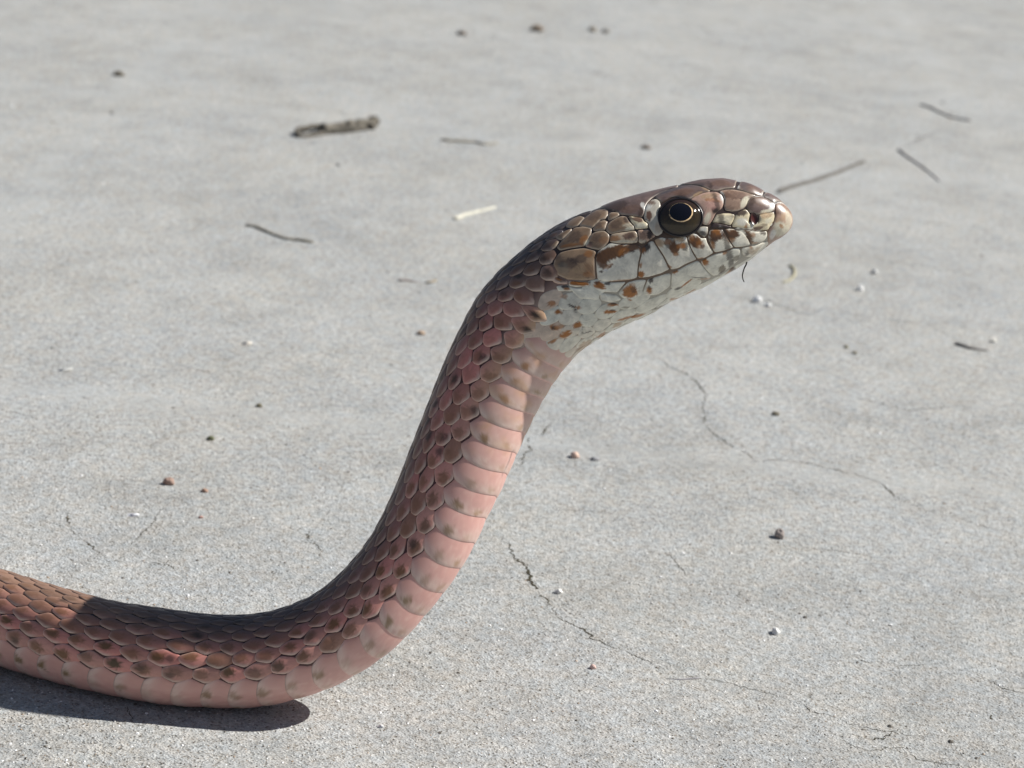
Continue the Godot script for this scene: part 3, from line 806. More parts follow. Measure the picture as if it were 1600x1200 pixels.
	_plate("neck_scale", "gcream", [Vector2(131.98, 92.5), Vector2(133.55, 96.5), Vector2(133.94, 100), Vector2(133.55, 102.5), Vector2(131.68, 96.5)])
	_spot("T", 0.55, Vector2(170.34, 69), Vector2(1.313, 0.0053), Vector2(0.673, 0.0515), Vector2(1.29, 36.8))
	_spot("T", 0.6, Vector2(169.06, 92), Vector2(2.037, 0.0624), Vector2(-0.69, 0.0945), Vector2(0.77, 14.6))
	_spot("T", 0.6, Vector2(170.44, 116), Vector2(2.483, -0.02), Vector2(-1.142, 0.0914), Vector2(0.73, 21.4))
	_spot("O", 0.4, Vector2(168.77, 111.5), Vector2(2.711, 0.0045), Vector2(-1.121, 0.1445), Vector2(0.58, 11.8))
	_spot("B", 0.75, Vector2(169.55, 64.5), Vector2(1.175, 0.0067), Vector2(0.678, 0.0896), Vector2(1.43, 21.5))
	_spot("B", 0.4, Vector2(170.93, 49), Vector2(1.971, 0.0052), Vector2(1.274, 0.0429), Vector2(0.89, 48.3))
	_spot("C", 0.9, Vector2(169.65, 124.5), Vector2(0.761, -0.0131), Vector2(-0.022, 0.0323), Vector2(2.3, 50.2))
	_spot("C", 0.6, Vector2(170.83, 92), Vector2(1.547, 0.0023), Vector2(-0.102, 0.026), Vector2(1.03, 61.4))
	_spot("O", 0.7, Vector2(169.55, 109), Vector2(2.639, 0.0038), Vector2(-1.45, 0.1418), Vector2(0.6, 12.7))
	_spot("B", 0.7, Vector2(169.46, 53.5), Vector2(0.908, 0.0181), Vector2(0.218, 0.0533), Vector2(2.03, 33.6))
	_spot("W", 0.7, Vector2(168.08, 127.5), Vector2(1.641, 0.0382), Vector2(-1.011, 0.0533), Vector2(0.83, 24.5))
	_spot("K", 1, Vector2(159.45, 74), Vector2(1.655, 0.0381), Vector2(-0.273, 0.2625), Vector2(0.95, 6))
	_spot("O", 0.6, Vector2(159.25, 61), Vector2(0.761, 0.0236), Vector2(-0.754, 0.369), Vector2(1.98, 5.7))
	_spot("T", 0.6, Vector2(158.96, 53.5), Vector2(0.741, 0.0053), Vector2(0.035, 0.2204), Vector2(2.16, 7.3))
	_spot("C", 0.9, Vector2(157.98, 81), Vector2(1.752, 0.1522), Vector2(-0.49, 0.1306), Vector2(1.06, 9.6))
	_spot("W", 0.8, Vector2(160.82, 57.5), Vector2(2.88, -0.0226), Vector2(0.248, 0.1153), Vector2(0.56, 13.7))
	_spot("P", 0.5, Vector2(159.06, 66.5), Vector2(0.921, 0.0206), Vector2(-0.191, 0.1701), Vector2(1.71, 9.4))
	_spot("B", 0.8, Vector2(162.78, 53.5), Vector2(0.58, 0.0159), Vector2(-0.097, 0.1257), Vector2(2.72, 12.6))
	_spot("D", 0.7, Vector2(163.57, 61), Vector2(6.843, 0.1013), Vector2(0.216, 0.3978), Vector2(0.24, 4.1))
	_spot("D", 0.4, Vector2(161.51, 72.5), Vector2(1.257, 0.0244), Vector2(-0.191, 0.3144), Vector2(1.26, 5.1))
	_spot("C", 0.9, Vector2(164.16, 63.5), Vector2(1.788, 0.138), Vector2(-0.462, 0.067), Vector2(1.34, 16.1))  # loreal's pale front band, painted sunlight included
	_spot("C", 0.8, Vector2(165.73, 50.5), Vector2(1.778, 0.0396), Vector2(0.456, 0.3466), Vector2(0.93, 4.9))
	_spot("W", 0.5, Vector2(160.82, 57.5), Vector2(3.412, 0.0039), Vector2(0.135, 0.1041), Vector2(0.47, 15.4))
	_spot("B", 0.8, Vector2(166.32, 57), Vector2(0.653, 0.0225), Vector2(-0.143, 0.0855), Vector2(2.4, 18.1))
	_spot("D", 0.6, Vector2(164.94, 68), Vector2(1.981, 0.0935), Vector2(-0.199, 0.0756), Vector2(1.14, 18.9))
	_spot("W", 0.9, Vector2(168.28, 60.5), Vector2(0.32, -0.0753), Vector2(2.225, 0.087), Vector2(0.94, 18.4))  # nasal's pale front rim, whitened by a painted sun highlight
	_spot("C", 0.8, Vector2(167.3, 73), Vector2(1.004, -0.0156), Vector2(1.395, 0.2873), Vector2(1.48, 8.9))
	_spot("D", 0.95, Vector2(163.28, 79.5), Vector2(1.078, -0.0199), Vector2(0.439, 0.264), Vector2(1.44, 6.4))
	_spot("O", 0.8, Vector2(163.86, 93), Vector2(2.903, 0.0459), Vector2(-0.364, 0.3582), Vector2(0.55, 4.4))
	_spot("W", 0.6, Vector2(163.18, 88.5), Vector2(1.082, 0.0239), Vector2(-0.161, 0.3017), Vector2(1.47, 5.3))
	_spot("C", 0.8, Vector2(164.26, 93.5), Vector2(3.822, 0.0547), Vector2(-0.377, 0.3312), Vector2(0.42, 4.8))
	_spot("T", 0.8, Vector2(167.2, 80.5), Vector2(0.94, -0.0083), Vector2(0.505, 0.1968), Vector2(1.67, 9))
	_spot("B", 0.9, Vector2(165.73, 98.5), Vector2(1.061, -0.0006), Vector2(-0.333, 0.2823), Vector2(1.51, 5.9))
	_spot("C", 0.8, Vector2(167.49, 89.5), Vector2(1.74, 0.1246), Vector2(-0.474, 0.171), Vector2(0.95, 8.1))
	_spot("B", 0.6, Vector2(166.81, 95.5), Vector2(1.875, 0.014), Vector2(-0.927, 0.4561), Vector2(0.84, 3.9))
	_spot("C", 0.6, Vector2(160.72, 84.5), Vector2(0.972, 0.0372), Vector2(-0.389, 0.3122), Vector2(1.58, 5.3))
	_spot("G", 0.6, Vector2(162, 82.5), Vector2(2.825, 0.0575), Vector2(-0.203, 0.3667), Vector2(0.57, 4.3))
	_spot("C", 0.5, Vector2(159.55, 83), Vector2(2.467, 0.0626), Vector2(-0.357, 0.387), Vector2(0.64, 4.1))
	_spot("S", 0.6, Vector2(164.55, 28.5), Vector2(1.366, 0.0334), Vector2(-0.258, 0.0765), Vector2(1.18, 19.7))
	_spot("W", 0.8, Vector2(163.47, 31.5), Vector2(4.27, 0.0537), Vector2(0.297, 0.1057), Vector2(0.44, 15.7))  # frontal's front edge, painted white as if sunlit
	_spot("B", 0.3, Vector2(162.78, 31.5), Vector2(1.071, 0.0141), Vector2(0.468, 0.181), Vector2(1.55, 10))
	_spot("W", 0.8, Vector2(167.2, 33.5), Vector2(3.458, 0.0304), Vector2(1.452, 0.1421), Vector2(0.52, 13.4))  # painted sunlight on the prefrontal's pale front edge
	_spot("W", 0.9, Vector2(169.46, 35), Vector2(1.007, 0.0104), Vector2(3.12, 0.1821), Vector2(1.93, 34.7))  # internasal's pale front edge with grazing sun painted on it
	_spot("S", 0.7, Vector2(167.79, 32), Vector2(2.231, 0.053), Vector2(-0.388, 0.097), Vector2(0.75, 15.3))
	_spot("S", 0.8, Vector2(153.86, 26), Vector2(0.485, 0.0031), Vector2(0.076, 0.1191), Vector2(3.32, 13.7))
	_spot("B", 0.7, Vector2(155.13, 38.5), Vector2(0.526, 0.0059), Vector2(-0.197, 0.1417), Vector2(3, 11.9))
	_spot("T", 0.8, Vector2(157.29, 47.5), Vector2(1.27, -0.0209), Vector2(0.994, 0.3501), Vector2(1.21, 5.5))
	_spot("D", 0.5, Vector2(152.09, 44), Vector2(2.06, 0.0509), Vector2(-0.574, 0.1916), Vector2(0.75, 8.1))
	_spot("T", 0.6, Vector2(158.76, 42), Vector2(1.169, 0.0559), Vector2(-2.373, 0.3283), Vector2(1.03, 8.2))
	_spot("D", 0.85, Vector2(145.22, 29), Vector2(0.457, 0.0075), Vector2(-0.261, 0.0716), Vector2(3.32, 24.3))
	_spot("S", 0.7, Vector2(151.8, 30.5), Vector2(1.059, 0.0026), Vector2(0.342, 0.1405), Vector2(1.52, 12))
	_spot("S", 0.55, Vector2(157.19, 28), Vector2(0.662, 0.0067), Vector2(-0.232, 0.1738), Vector2(2.39, 9.6))
	_spot("B", 0.55, Vector2(161.02, 29), Vector2(0.665, 0.0097), Vector2(-0.013, 0.1039), Vector2(2.41, 15.4))
	_spot("B", 0.5, Vector2(165.92, 33.5), Vector2(0.797, 0.0214), Vector2(-0.218, 0.0778), Vector2(1.94, 19.8))
	_spot("W", 0.65, Vector2(148.95, 46), Vector2(3.302, 0.0022), Vector2(0.254, 0.1884), Vector2(0.48, 8.5))
	_spot("D", 0.9, Vector2(148.36, 55.5), Vector2(2.547, 0.084), Vector2(-0.388, 0.1366), Vector2(0.67, 10.8))
	_spot("B", 0.5, Vector2(147.09, 47), Vector2(0.667, 0.0112), Vector2(-0.199, 0.1414), Vector2(2.35, 11.5))
	_spot("B", 1, Vector2(149.34, 64), Vector2(2.094, 0.0721), Vector2(-0.295, 0.1294), Vector2(0.81, 11.6))
	_spot("B", 0.8, Vector2(150.32, 45), Vector2(1.719, 0.0461), Vector2(-0.604, 0.1949), Vector2(0.88, 8))
	_spot("W", 0.6, Vector2(149.64, 51.5), Vector2(1.502, 0.0092), Vector2(0.094, 0.2684), Vector2(1.07, 6))
	_spot("T", 0.4, Vector2(150.23, 80.5), Vector2(1.626, 0.0644), Vector2(-0.297, 0.1774), Vector2(0.98, 8.6))
	_spot("B", 0.95, Vector2(147.58, 65), Vector2(1.047, 0.063), Vector2(-1.096, 0.2573), Vector2(1.25, 7.2))
	_spot("C", 0.9, Vector2(147.67, 73.5), Vector2(1.004, 0.0318), Vector2(-0.49, 0.3217), Vector2(1.53, 5.3))
	_spot("D", 0.6, Vector2(148.75, 68.5), Vector2(4.989, 0.1848), Vector2(-1.251, 0.5874), Vector2(0.31, 2.6))
	_spot("B", 0.5, Vector2(147.48, 85), Vector2(1.926, 0.097), Vector2(-0.339, 0.1973), Vector2(0.85, 7.6))
	_spot("K", 0.95, Vector2(148.66, 85), Vector2(1.948, 0.0923), Vector2(-0.37, 0.2353), Vector2(0.82, 6.4))
	_spot("C", 0.6, Vector2(147.18, 89), Vector2(1.587, 0.1039), Vector2(-0.916, 0.6766), Vector2(0.94, 2.5))
	_spot("O", 0.7, Vector2(143.36, 79), Vector2(1.116, 0.0598), Vector2(-0.683, 0.2644), Vector2(1.29, 6.2))
	_spot("B", 0.9, Vector2(145.52, 81), Vector2(0.917, 0.0217), Vector2(-0.208, 0.246), Vector2(1.72, 6.5))
	_spot("D", 0.6, Vector2(145.71, 81.5), Vector2(2.028, -0.0055), Vector2(0.131, 0.3776), Vector2(0.79, 4.2))
	_spot("C", 0.7, Vector2(144.44, 84.5), Vector2(0.483, 0.0276), Vector2(-1.596, 0.7603), Vector2(2.96, 6.5))
	_spot("D", 0.5, Vector2(144.24, 62.5), Vector2(1.069, 0.0143), Vector2(-0.128, 0.1858), Vector2(1.49, 8.6))
	_spot("D", 0.5, Vector2(141.98, 55), Vector2(1.734, 0.0721), Vector2(-0.767, 0.1783), Vector2(0.84, 8.3))
	_spot("D", 0.45, Vector2(140.9, 71), Vector2(1.122, 0.0602), Vector2(-0.549, 0.1638), Vector2(1.29, 9.2))
	_spot("D", 0.55, Vector2(138.26, 58.5), Vector2(0.962, 0.0011), Vector2(0.12, 0.1311), Vector2(1.67, 12.3))
	_spot("D", 0.5, Vector2(142.08, 37), Vector2(0.95, 0.0094), Vector2(-0.02, 0.11), Vector2(1.69, 14.5))
	_spot("D", 0.8, Vector2(146.11, 61), Vector2(0.674, 0.1739), Vector2(-1.397, 0.0523), Vector2(1.04, 8.9))
	_spot("C", 0.9, Vector2(146.01, 73.5), Vector2(1.148, 0.0112), Vector2(-0.115, 0.3773), Vector2(1.39, 4.2))
	_spot("C", 0.5, Vector2(145.91, 68), Vector2(1.16, 0.0119), Vector2(-0.143, 0.4066), Vector2(1.37, 4))
	_spot("D", 0.8, Vector2(139.83, 74), Vector2(2.865, 0.1695), Vector2(-1.339, 0.3959), Vector2(0.51, 3.7))
	_spot("O", 0.25, Vector2(141.89, 77), Vector2(1, 0.0558), Vector2(-0.644, 0.227), Vector2(1.42, 7.2))
	_spot("P", 0.4, Vector2(139.43, 76), Vector2(2.491, 0.1552), Vector2(-1.619, 0.4885), Vector2(0.56, 3.2))
	_spot("O", 0.6, Vector2(139.14, 67.5), Vector2(1.068, 0.196), Vector2(-0.938, 0.054), Vector2(1.35, 9.4))
	_spot("C", 0.8, Vector2(139.34, 71.5), Vector2(2.322, 0.4544), Vector2(-1.556, 0.0985), Vector2(0.8, 4.8))
	_spot("O", 0.6, Vector2(137.08, 66), Vector2(0.713, 0.0286), Vector2(-1.208, 0.3895), Vector2(2, 7.2))
	_spot("D", 0.65, Vector2(135.7, 84.5), Vector2(0.63, 0.0592), Vector2(-0.559, 0.1501), Vector2(2.02, 10.6))
	_spot("D", 0.6, Vector2(137.27, 85), Vector2(0.81, 0.0221), Vector2(-0.162, 0.2326), Vector2(1.95, 6.9))
	_spot("D", 0.45, Vector2(134.72, 77), Vector2(1.386, 0.1157), Vector2(-0.639, 0.1229), Vector2(1.11, 10))
	_spot("N", 0.5, Vector2(137.77, 93.5), Vector2(1.025, 0.1375), Vector2(-0.449, 0.2469), Vector2(1.44, 5.7))
	_spot("G", 0.4, Vector2(134.53, 85.5), Vector2(0.931, 0.0977), Vector2(-0.536, 0.1339), Vector2(1.5, 9.7))
	_spot("O", 0.7, Vector2(138.84, 84), Vector2(1.462, 0.1114), Vector2(-0.734, 0.2545), Vector2(0.98, 5.8))
	_spot("T", 0.6, Vector2(136.39, 91.5), Vector2(0.754, 0.1242), Vector2(-0.743, 0.4062), Vector2(1.71, 4.2))
	_spot("O", 0.5, Vector2(137.18, 96.5), Vector2(1.132, 0.147), Vector2(-0.915, 0.4437), Vector2(1.17, 3.7))
	_spot("D", 0.6, Vector2(136.88, 98.5), Vector2(1.718, 0.2198), Vector2(-2.673, 1.2613), Vector2(0.74, 1.8))
	_spot("T", 0.6, Vector2(135.31, 95), Vector2(0.428, 0.0658), Vector2(-1.565, 0.6565), Vector2(2.75, 6.8))
	_spot("T", 0.5, Vector2(138.75, 90.5), Vector2(2.325, 0.4076), Vector2(-0.395, 0.3191), Vector2(0.92, 4.2))
	_spot("N", 1, Vector2(140.9, 90), Vector2(0.557, -0.0371), Vector2(0.168, 0.2268), Vector2(2.78, 7))
	_spot("N", 1, Vector2(142.57, 89.5), Vector2(0.456, 0.013), Vector2(-0.073, 0.2422), Vector2(3.48, 6.6))
	_spot("N", 0.95, Vector2(145.12, 90.5), Vector2(0.64, 0.0279), Vector2(-0.109, 0.3953), Vector2(2.47, 4.1))
	_spot("O", 0.7, Vector2(143.95, 91.5), Vector2(0.993, -0.025), Vector2(0.2, 0.514), Vector2(1.6, 3.1))
	_spot("N", 0.9, Vector2(140.02, 93.5), Vector2(1.041, 0.1217), Vector2(-0.407, 0.2571), Vector2(1.44, 5.6))
	_spot("D", 0.9, Vector2(145.22, 92.5), Vector2(2.667, 0.243), Vector2(-1.207, 1.0032), Vector2(0.56, 1.6))
	_spot("D", 0.8, Vector2(141.1, 97), Vector2(1.758, -0.1695), Vector2(2.341, 1.2485), Vector2(0.78, 1.8))
	_spot("D", 0.9, Vector2(139.34, 98), Vector2(2.208, 0.2419), Vector2(-1.826, 1.0027), Vector2(0.62, 1.7))
	_spot("O", 0.5, Vector2(140.71, 97), Vector2(0.944, -0.0449), Vector2(0.713, 0.6667), Vector2(1.62, 2.9))
	_spot("W", 0.9, Vector2(140.12, 98.5), Vector2(2.223, 0.2293), Vector2(-1.394, 0.8038), Vector2(0.63, 2))  # tiny sun glint painted white on this lip plate
	_spot("O", 0.6, Vector2(141.98, 110.5), Vector2(0.439, 0.0277), Vector2(-1.384, 0.9831), Vector2(3.35, 4.9))
	_spot("c", 0.4, Vector2(141.4, 101.5), Vector2(0.471, 0.0047), Vector2(-0.01, 0.3495), Vector2(3.4, 4.6))
	_spot("K", 0.95, Vector2(147.38, 93), Vector2(0.906, -0.0995), Vector2(0.483, 0.2922), Vector2(1.58, 5.3))
	_spot("O", 0.6, Vector2(146.89, 94), Vector2(1.682, 0.129), Vector2(-0.647, 0.514), Vector2(0.89, 3))
	_spot("O", 0.8, Vector2(145.81, 104), Vector2(4.019, 0.271), Vector2(-0.69, 0.4212), Vector2(0.43, 3.5))
	_spot("O", 1, Vector2(145.42, 111), Vector2(1.563, 0.0982), Vector2(-0.553, 0.3071), Vector2(0.97, 5))
	_spot("N", 0.6, Vector2(149.54, 91.5), Vector2(2.183, -0.1024), Vector2(0.193, 0.2867), Vector2(0.75, 5.4))
	_spot("T", 0.8, Vector2(149.83, 92.5), Vector2(0.886, 0.1517), Vector2(-0.797, 0.2808), Vector2(1.38, 5.2))
	_spot("K", 0.75, Vector2(151.4, 94.5), Vector2(0.809, 0.1186), Vector2(-0.696, 0.2258), Vector2(1.54, 6.4))
	_spot("N", 1, Vector2(151.89, 99), Vector2(1.24, -0.0301), Vector2(0.106, 0.1861), Vector2(1.29, 8.5))
	_spot("O", 0.8, Vector2(151.89, 104.5), Vector2(2.093, 0.0857), Vector2(-0.689, 0.5013), Vector2(0.73, 3.2))
	_spot("O", 0.5, Vector2(151.11, 93), Vector2(1.717, 0.0987), Vector2(-0.42, 0.3937), Vector2(0.91, 3.9))
	_spot("K", 0.7, Vector2(153.66, 100), Vector2(1.705, 0.0675), Vector2(-0.339, 0.2658), Vector2(0.92, 5.8))
	_spot("O", 0.8, Vector2(153.07, 98.5), Vector2(1.22, 0.0519), Vector2(-0.491, 0.4121), Vector2(1.26, 4))
	_spot("T", 0.8, Vector2(153.07, 93.5), Vector2(1.191, 0.0588), Vector2(-0.532, 0.5311), Vector2(1.29, 3.1))
	_spot("W", 0.8, Vector2(154.05, 93.5), Vector2(3.91, -0.0471), Vector2(0.09, 0.4288), Vector2(0.41, 3.7))
	_spot("O", 0.8, Vector2(150.42, 114), Vector2(0.684, 0.3122), Vector2(-3.922, 0.313), Vector2(0.49, 4.4))
	_spot("N", 1, Vector2(155.43, 98), Vector2(0.735, 0.0849), Vector2(-0.534, 0.1556), Vector2(1.78, 9.1))
	_spot("O", 0.6, Vector2(156.11, 101.5), Vector2(1.215, 0.0383), Vector2(-0.372, 0.2452), Vector2(1.27, 6.5))
	_spot("D", 0.7, Vector2(156.41, 103.5), Vector2(2.326, 0.0685), Vector2(-0.871, 0.5274), Vector2(0.66, 3.1))
	_spot("O", 0.6, Vector2(154.94, 94.5), Vector2(2.17, 0.09), Vector2(-0.316, 0.296), Vector2(0.74, 5.2))
	_spot("W", 0.9, Vector2(155.62, 92.5), Vector2(2.102, 0.408), Vector2(-3.261, 0.8229), Vector2(0.48, 2))
	_spot("O", 0.8, Vector2(155.72, 115.5), Vector2(1.73, -0.0249), Vector2(-0.423, 0.823), Vector2(0.93, 2))
	_spot("K", 0.8, Vector2(156.9, 93), Vector2(1.039, 0.0794), Vector2(-0.912, 0.4853), Vector2(1.36, 3.8))
	_spot("W", 0.5, Vector2(157.09, 90), Vector2(1.624, 0.0863), Vector2(-0.56, 0.9595), Vector2(0.96, 1.7))
	_spot("N", 1, Vector2(158.76, 96.5), Vector2(0.804, -0.0026), Vector2(-0.029, 0.1654), Vector2(1.99, 9.7))
	_spot("O", 0.6, Vector2(159.25, 93.5), Vector2(1.092, 0.0313), Vector2(-0.398, 0.3972), Vector2(1.43, 4.2))
	_spot("N", 0.8, Vector2(158.27, 101), Vector2(1.425, 0.0364), Vector2(-0.424, 0.2743), Vector2(1.09, 5.9))
	_spot("K", 0.5, Vector2(158.76, 100.5), Vector2(1.101, -0.0193), Vector2(0.088, 0.4545), Vector2(1.45, 3.5))
	_spot("O", 0.8, Vector2(158.17, 105.5), Vector2(3.504, -0.1043), Vector2(0.105, 0.2125), Vector2(0.5, 7.4))
	_spot("W", 0.6, Vector2(159.94, 94), Vector2(3.142, -0.1634), Vector2(0.312, 0.2052), Vector2(0.6, 7.3))
	_spot("N", 1, Vector2(161.31, 99), Vector2(0.732, -0.0051), Vector2(-0.046, 0.1794), Vector2(2.19, 9))
	_spot("K", 0.4, Vector2(161.9, 99.5), Vector2(1.097, -0.0217), Vector2(0.08, 0.2387), Vector2(1.46, 6.7))
	_spot("O", 0.7, Vector2(161.31, 105.5), Vector2(1.454, -0.0108), Vector2(-0.242, 0.3767), Vector2(1.11, 4.3))
	_spot("N", 0.9, Vector2(160.72, 96.5), Vector2(2.138, -0.1031), Vector2(0.351, 0.2176), Vector2(0.77, 6.9))
	_spot("N", 0.95, Vector2(164.16, 107.5), Vector2(2.188, -0.0792), Vector2(0.102, 0.077), Vector2(1, 19.8))
	_spot("O", 0.6, Vector2(164.85, 107.5), Vector2(2.806, 0.0221), Vector2(-0.658, 0.2105), Vector2(0.56, 7.6))
	_spot("D", 0.75, Vector2(166.51, 110.5), Vector2(1.686, 0.0336), Vector2(-1.689, 0.2409), Vector2(0.84, 8.2))
	_spot("O", 0.6, Vector2(165.04, 122.5), Vector2(1.368, 0.0051), Vector2(-2.568, 0.4459), Vector2(1.14, 7.5))
	_spot("T", 0.5, Vector2(164.35, 135.5), Vector2(1.677, -0.067), Vector2(0.445, 0.1239), Vector2(0.95, 11.7))
	_spot("K", 0.7, Vector2(163.67, 137.5), Vector2(2.681, 0.1299), Vector2(-1.834, 0.1302), Vector2(0.5, 8.8))
	_spot("T", 0.5, Vector2(165.14, 142.5), Vector2(1.043, -0.0333), Vector2(0.439, 0.1259), Vector2(1.43, 12.4))
	_spot("O", 0.6, Vector2(164.35, 126.5), Vector2(3.256, 0.012), Vector2(-1.345, 0.224), Vector2(0.48, 7.6))
	_spot("O", 1, Vector2(156.41, 121), Vector2(1.734, -0.0458), Vector2(-0.031, 0.2192), Vector2(0.95, 7.3))
	_spot("O", 0.8, Vector2(159.94, 119), Vector2(2.178, -0.0599), Vector2(0.053, 0.3889), Vector2(0.74, 4.1))
	_spot("G", 0.8, Vector2(161.8, 135.5), Vector2(1.391, -0.0501), Vector2(0.168, 0.1523), Vector2(1.16, 10.2))
	_spot("G", 0.6, Vector2(160.23, 128.5), Vector2(4.452, 0.042), Vector2(-1.793, 0.4734), Vector2(0.35, 3.5))
	_spot("G", 1, Vector2(159.25, 144.5), Vector2(1.446, 0.0055), Vector2(-0.597, 0.1002), Vector2(1.08, 16.9))
	_spot("K", 0.6, Vector2(159.06, 152.5), Vector2(1.458, -0.0418), Vector2(0.234, 0.2142), Vector2(1.08, 7.3))
	_spot("O", 0.9, Vector2(151.11, 121), Vector2(1.667, -0.0355), Vector2(0.1, 0.4877), Vector2(0.96, 3.3))
	_spot("K", 0.8, Vector2(151.21, 144.5), Vector2(1.344, -0.0152), Vector2(-0.547, 0.5093), Vector2(1.21, 3.4))
	_spot("O", 0.9, Vector2(152.68, 141), Vector2(0.867, -0.0424), Vector2(1.782, 0.5283), Vector2(1.59, 5.9))
	_spot("K", 0.6, Vector2(155.03, 139), Vector2(0.781, 0.0103), Vector2(-2.698, 0.6923), Vector2(1.95, 7.9))
	_spot("O", 0.6, Vector2(156.11, 146.5), Vector2(0.826, -0.0065), Vector2(-2.003, 0.5547), Vector2(1.99, 7.8))
	_spot("K", 0.9, Vector2(146.79, 119), Vector2(1.7, 0.2386), Vector2(-1.009, 0.2088), Vector2(0.85, 5.3))
	_spot("O", 1, Vector2(146.01, 129), Vector2(1.827, 0.0815), Vector2(-0.553, 0.2134), Vector2(0.84, 7))
	_spot("K", 0.7, Vector2(146.11, 126), Vector2(3.693, 0.174), Vector2(-1.005, 0.411), Vector2(0.42, 3.6))
	_spot("O", 1, Vector2(142.67, 123), Vector2(0.713, -0.0124), Vector2(0.072, 0.1523), Vector2(2.23, 10.5))
	_spot("O", 0.7, Vector2(142.28, 125.5), Vector2(0.805, 0.0504), Vector2(-0.65, 0.3119), Vector2(1.78, 5.8))
	_spot("K", 0.5, Vector2(143.36, 121.5), Vector2(1.858, 0.1151), Vector2(-0.536, 0.2662), Vector2(0.83, 5.6))
	_spot("O", 0.5, Vector2(143.46, 117), Vector2(1.518, 0.0996), Vector2(-0.907, 0.473), Vector2(0.96, 3.5))
	_spot("O", 1, Vector2(138.06, 107.5), Vector2(0.68, 0.1055), Vector2(-0.869, 0.2709), Vector2(1.69, 6.4))
	_spot("K", 0.8, Vector2(139.43, 108.5), Vector2(1.528, 0.1452), Vector2(-1.157, 0.6119), Vector2(0.91, 2.8))
	_spot("K", 0.6, Vector2(137.77, 105), Vector2(2.529, 0.2818), Vector2(-1.065, 0.5186), Vector2(0.59, 2.7))
	_spot("O", 0.9, Vector2(138.35, 110.5), Vector2(1.114, 0.1662), Vector2(-2.115, 0.6575), Vector2(1, 3.5))
	_spot("O", 1, Vector2(135.21, 99.5), Vector2(0.454, 0.0727), Vector2(-1.44, 0.5094), Vector2(2.45, 7.2))
	_spot("K", 0.7, Vector2(136.69, 102), Vector2(2.539, 0.3154), Vector2(-2.298, 1.0573), Vector2(0.52, 1.6))
	_spot("K", 0.7, Vector2(133.25, 91.5), Vector2(0.769, 0.26), Vector2(-1.724, 0.3666), Vector2(0.98, 4.1))
	_spot("O", 0.7, Vector2(133.15, 90.5), Vector2(1.037, 0.4326), Vector2(-2.341, 0.6024), Vector2(0.72, 2.5))
	_spot("K", 0.9, Vector2(133.06, 97), Vector2(1.145, 0.2372), Vector2(-1.746, 0.4705), Vector2(0.88, 3.5))
	_spot("O", 0.7, Vector2(132.96, 98.5), Vector2(1.354, 0.2769), Vector2(-2.559, 0.6811), Vector2(0.72, 2.8))
	_spot("K", 0.85, Vector2(162.39, 94), Vector2(0.425, 0.0154), Vector2(-1.799, 1.0095), Vector2(3.54, 6.5))
	_spot("B", 0.8, Vector2(165.92, 103.5), Vector2(0.651, 0.009), Vector2(-2.94, 0.7974), Vector2(2.34, 8.8))
	_spot("K", 0.8, Vector2(159.74, 91), Vector2(0.518, 0.0172), Vector2(-1.108, 1.5771), Vector2(3.02, 2.3))
	_spot("O", 1, Vector2(138.84, 129.5), Vector2(0.749, 0.0577), Vector2(-0.982, 0.4346), Vector2(1.84, 5.2))
	_spot("K", 0.8, Vector2(139.04, 129), Vector2(1.125, 0.0863), Vector2(-1.706, 0.7615), Vector2(1.22, 3.3))
	_spot("O", 1, Vector2(137.67, 136), Vector2(0.643, 0.0431), Vector2(-0.843, 0.3898), Vector2(2.19, 5.9))
	_spot("K", 0.7, Vector2(138.16, 135.5), Vector2(1.262, 0.0947), Vector2(-1.682, 0.6708), Vector2(1.08, 3.3))
	_spot("G", 0.9, Vector2(141, 138.5), Vector2(1.046, 0.0642), Vector2(-1.729, 0.5952), Vector2(1.31, 4.4))
	_spot("O", 0.8, Vector2(142.18, 131), Vector2(2.838, 0.1613), Vector2(-1.706, 0.7584), Vector2(0.51, 2.2))
	_spot("K", 1, Vector2(131.78, 113.5), Vector2(0.564, 0.1729), Vector2(-3.15, 0.4443), Vector2(0.96, 6.4))
	_spot("O", 0.9, Vector2(132.27, 117), Vector2(1.436, 0.2493), Vector2(-1.395, 0.4494), Vector2(0.83, 3.2))
	_spot("K", 0.9, Vector2(131.49, 117.5), Vector2(4.775, 0.8655), Vector2(-0.696, 0.2137), Vector2(0.88, 4.8))
	_spot("O", 1, Vector2(129.13, 110), Vector2(1.102, 0.2124), Vector2(-1.313, 0.2725), Vector2(0.95, 4.7))
	_spot("O", 1, Vector2(129.43, 132.5), Vector2(0.835, 0.1532), Vector2(-0.825, 0.2024), Vector2(1.38, 6.4))
	_spot("O", 0.9, Vector2(126.48, 120), Vector2(0.736, 0.1557), Vector2(-1.654, 0.133), Vector2(0.92, 8.1))
	_spot("K", 0.8, Vector2(126.29, 119), Vector2(1.996, 0.3269), Vector2(-2.334, 0.2944), Vector2(0.52, 3.6))
	_spot("O", 0.6, Vector2(127.27, 123.5), Vector2(1.385, 0.218), Vector2(-2.102, 0.2955), Vector2(0.68, 4.6))
	_spot("O", 1, Vector2(126.58, 134), Vector2(0.853, 0.0574), Vector2(-0.369, 0.2132), Vector2(1.74, 7.3))
	_spot("O", 0.8, Vector2(126.19, 135), Vector2(1.243, 0.0927), Vector2(-0.984, 0.2949), Vector2(1.08, 5.5))
	_spot("O", 0.9, Vector2(124.52, 130.5), Vector2(1.103, 0.0871), Vector2(-1.55, 0.4155), Vector2(1.14, 5.1))
	_spot("T", 0.9, Vector2(122.75, 140), Vector2(1.04, 0.1327), Vector2(-1.443, 0.1228), Vector2(0.91, 8.9))
	_spot("O", 0.9, Vector2(140.41, 155), Vector2(0.481, 0.002), Vector2(-0.418, 0.3579), Vector2(3.31, 5.9))
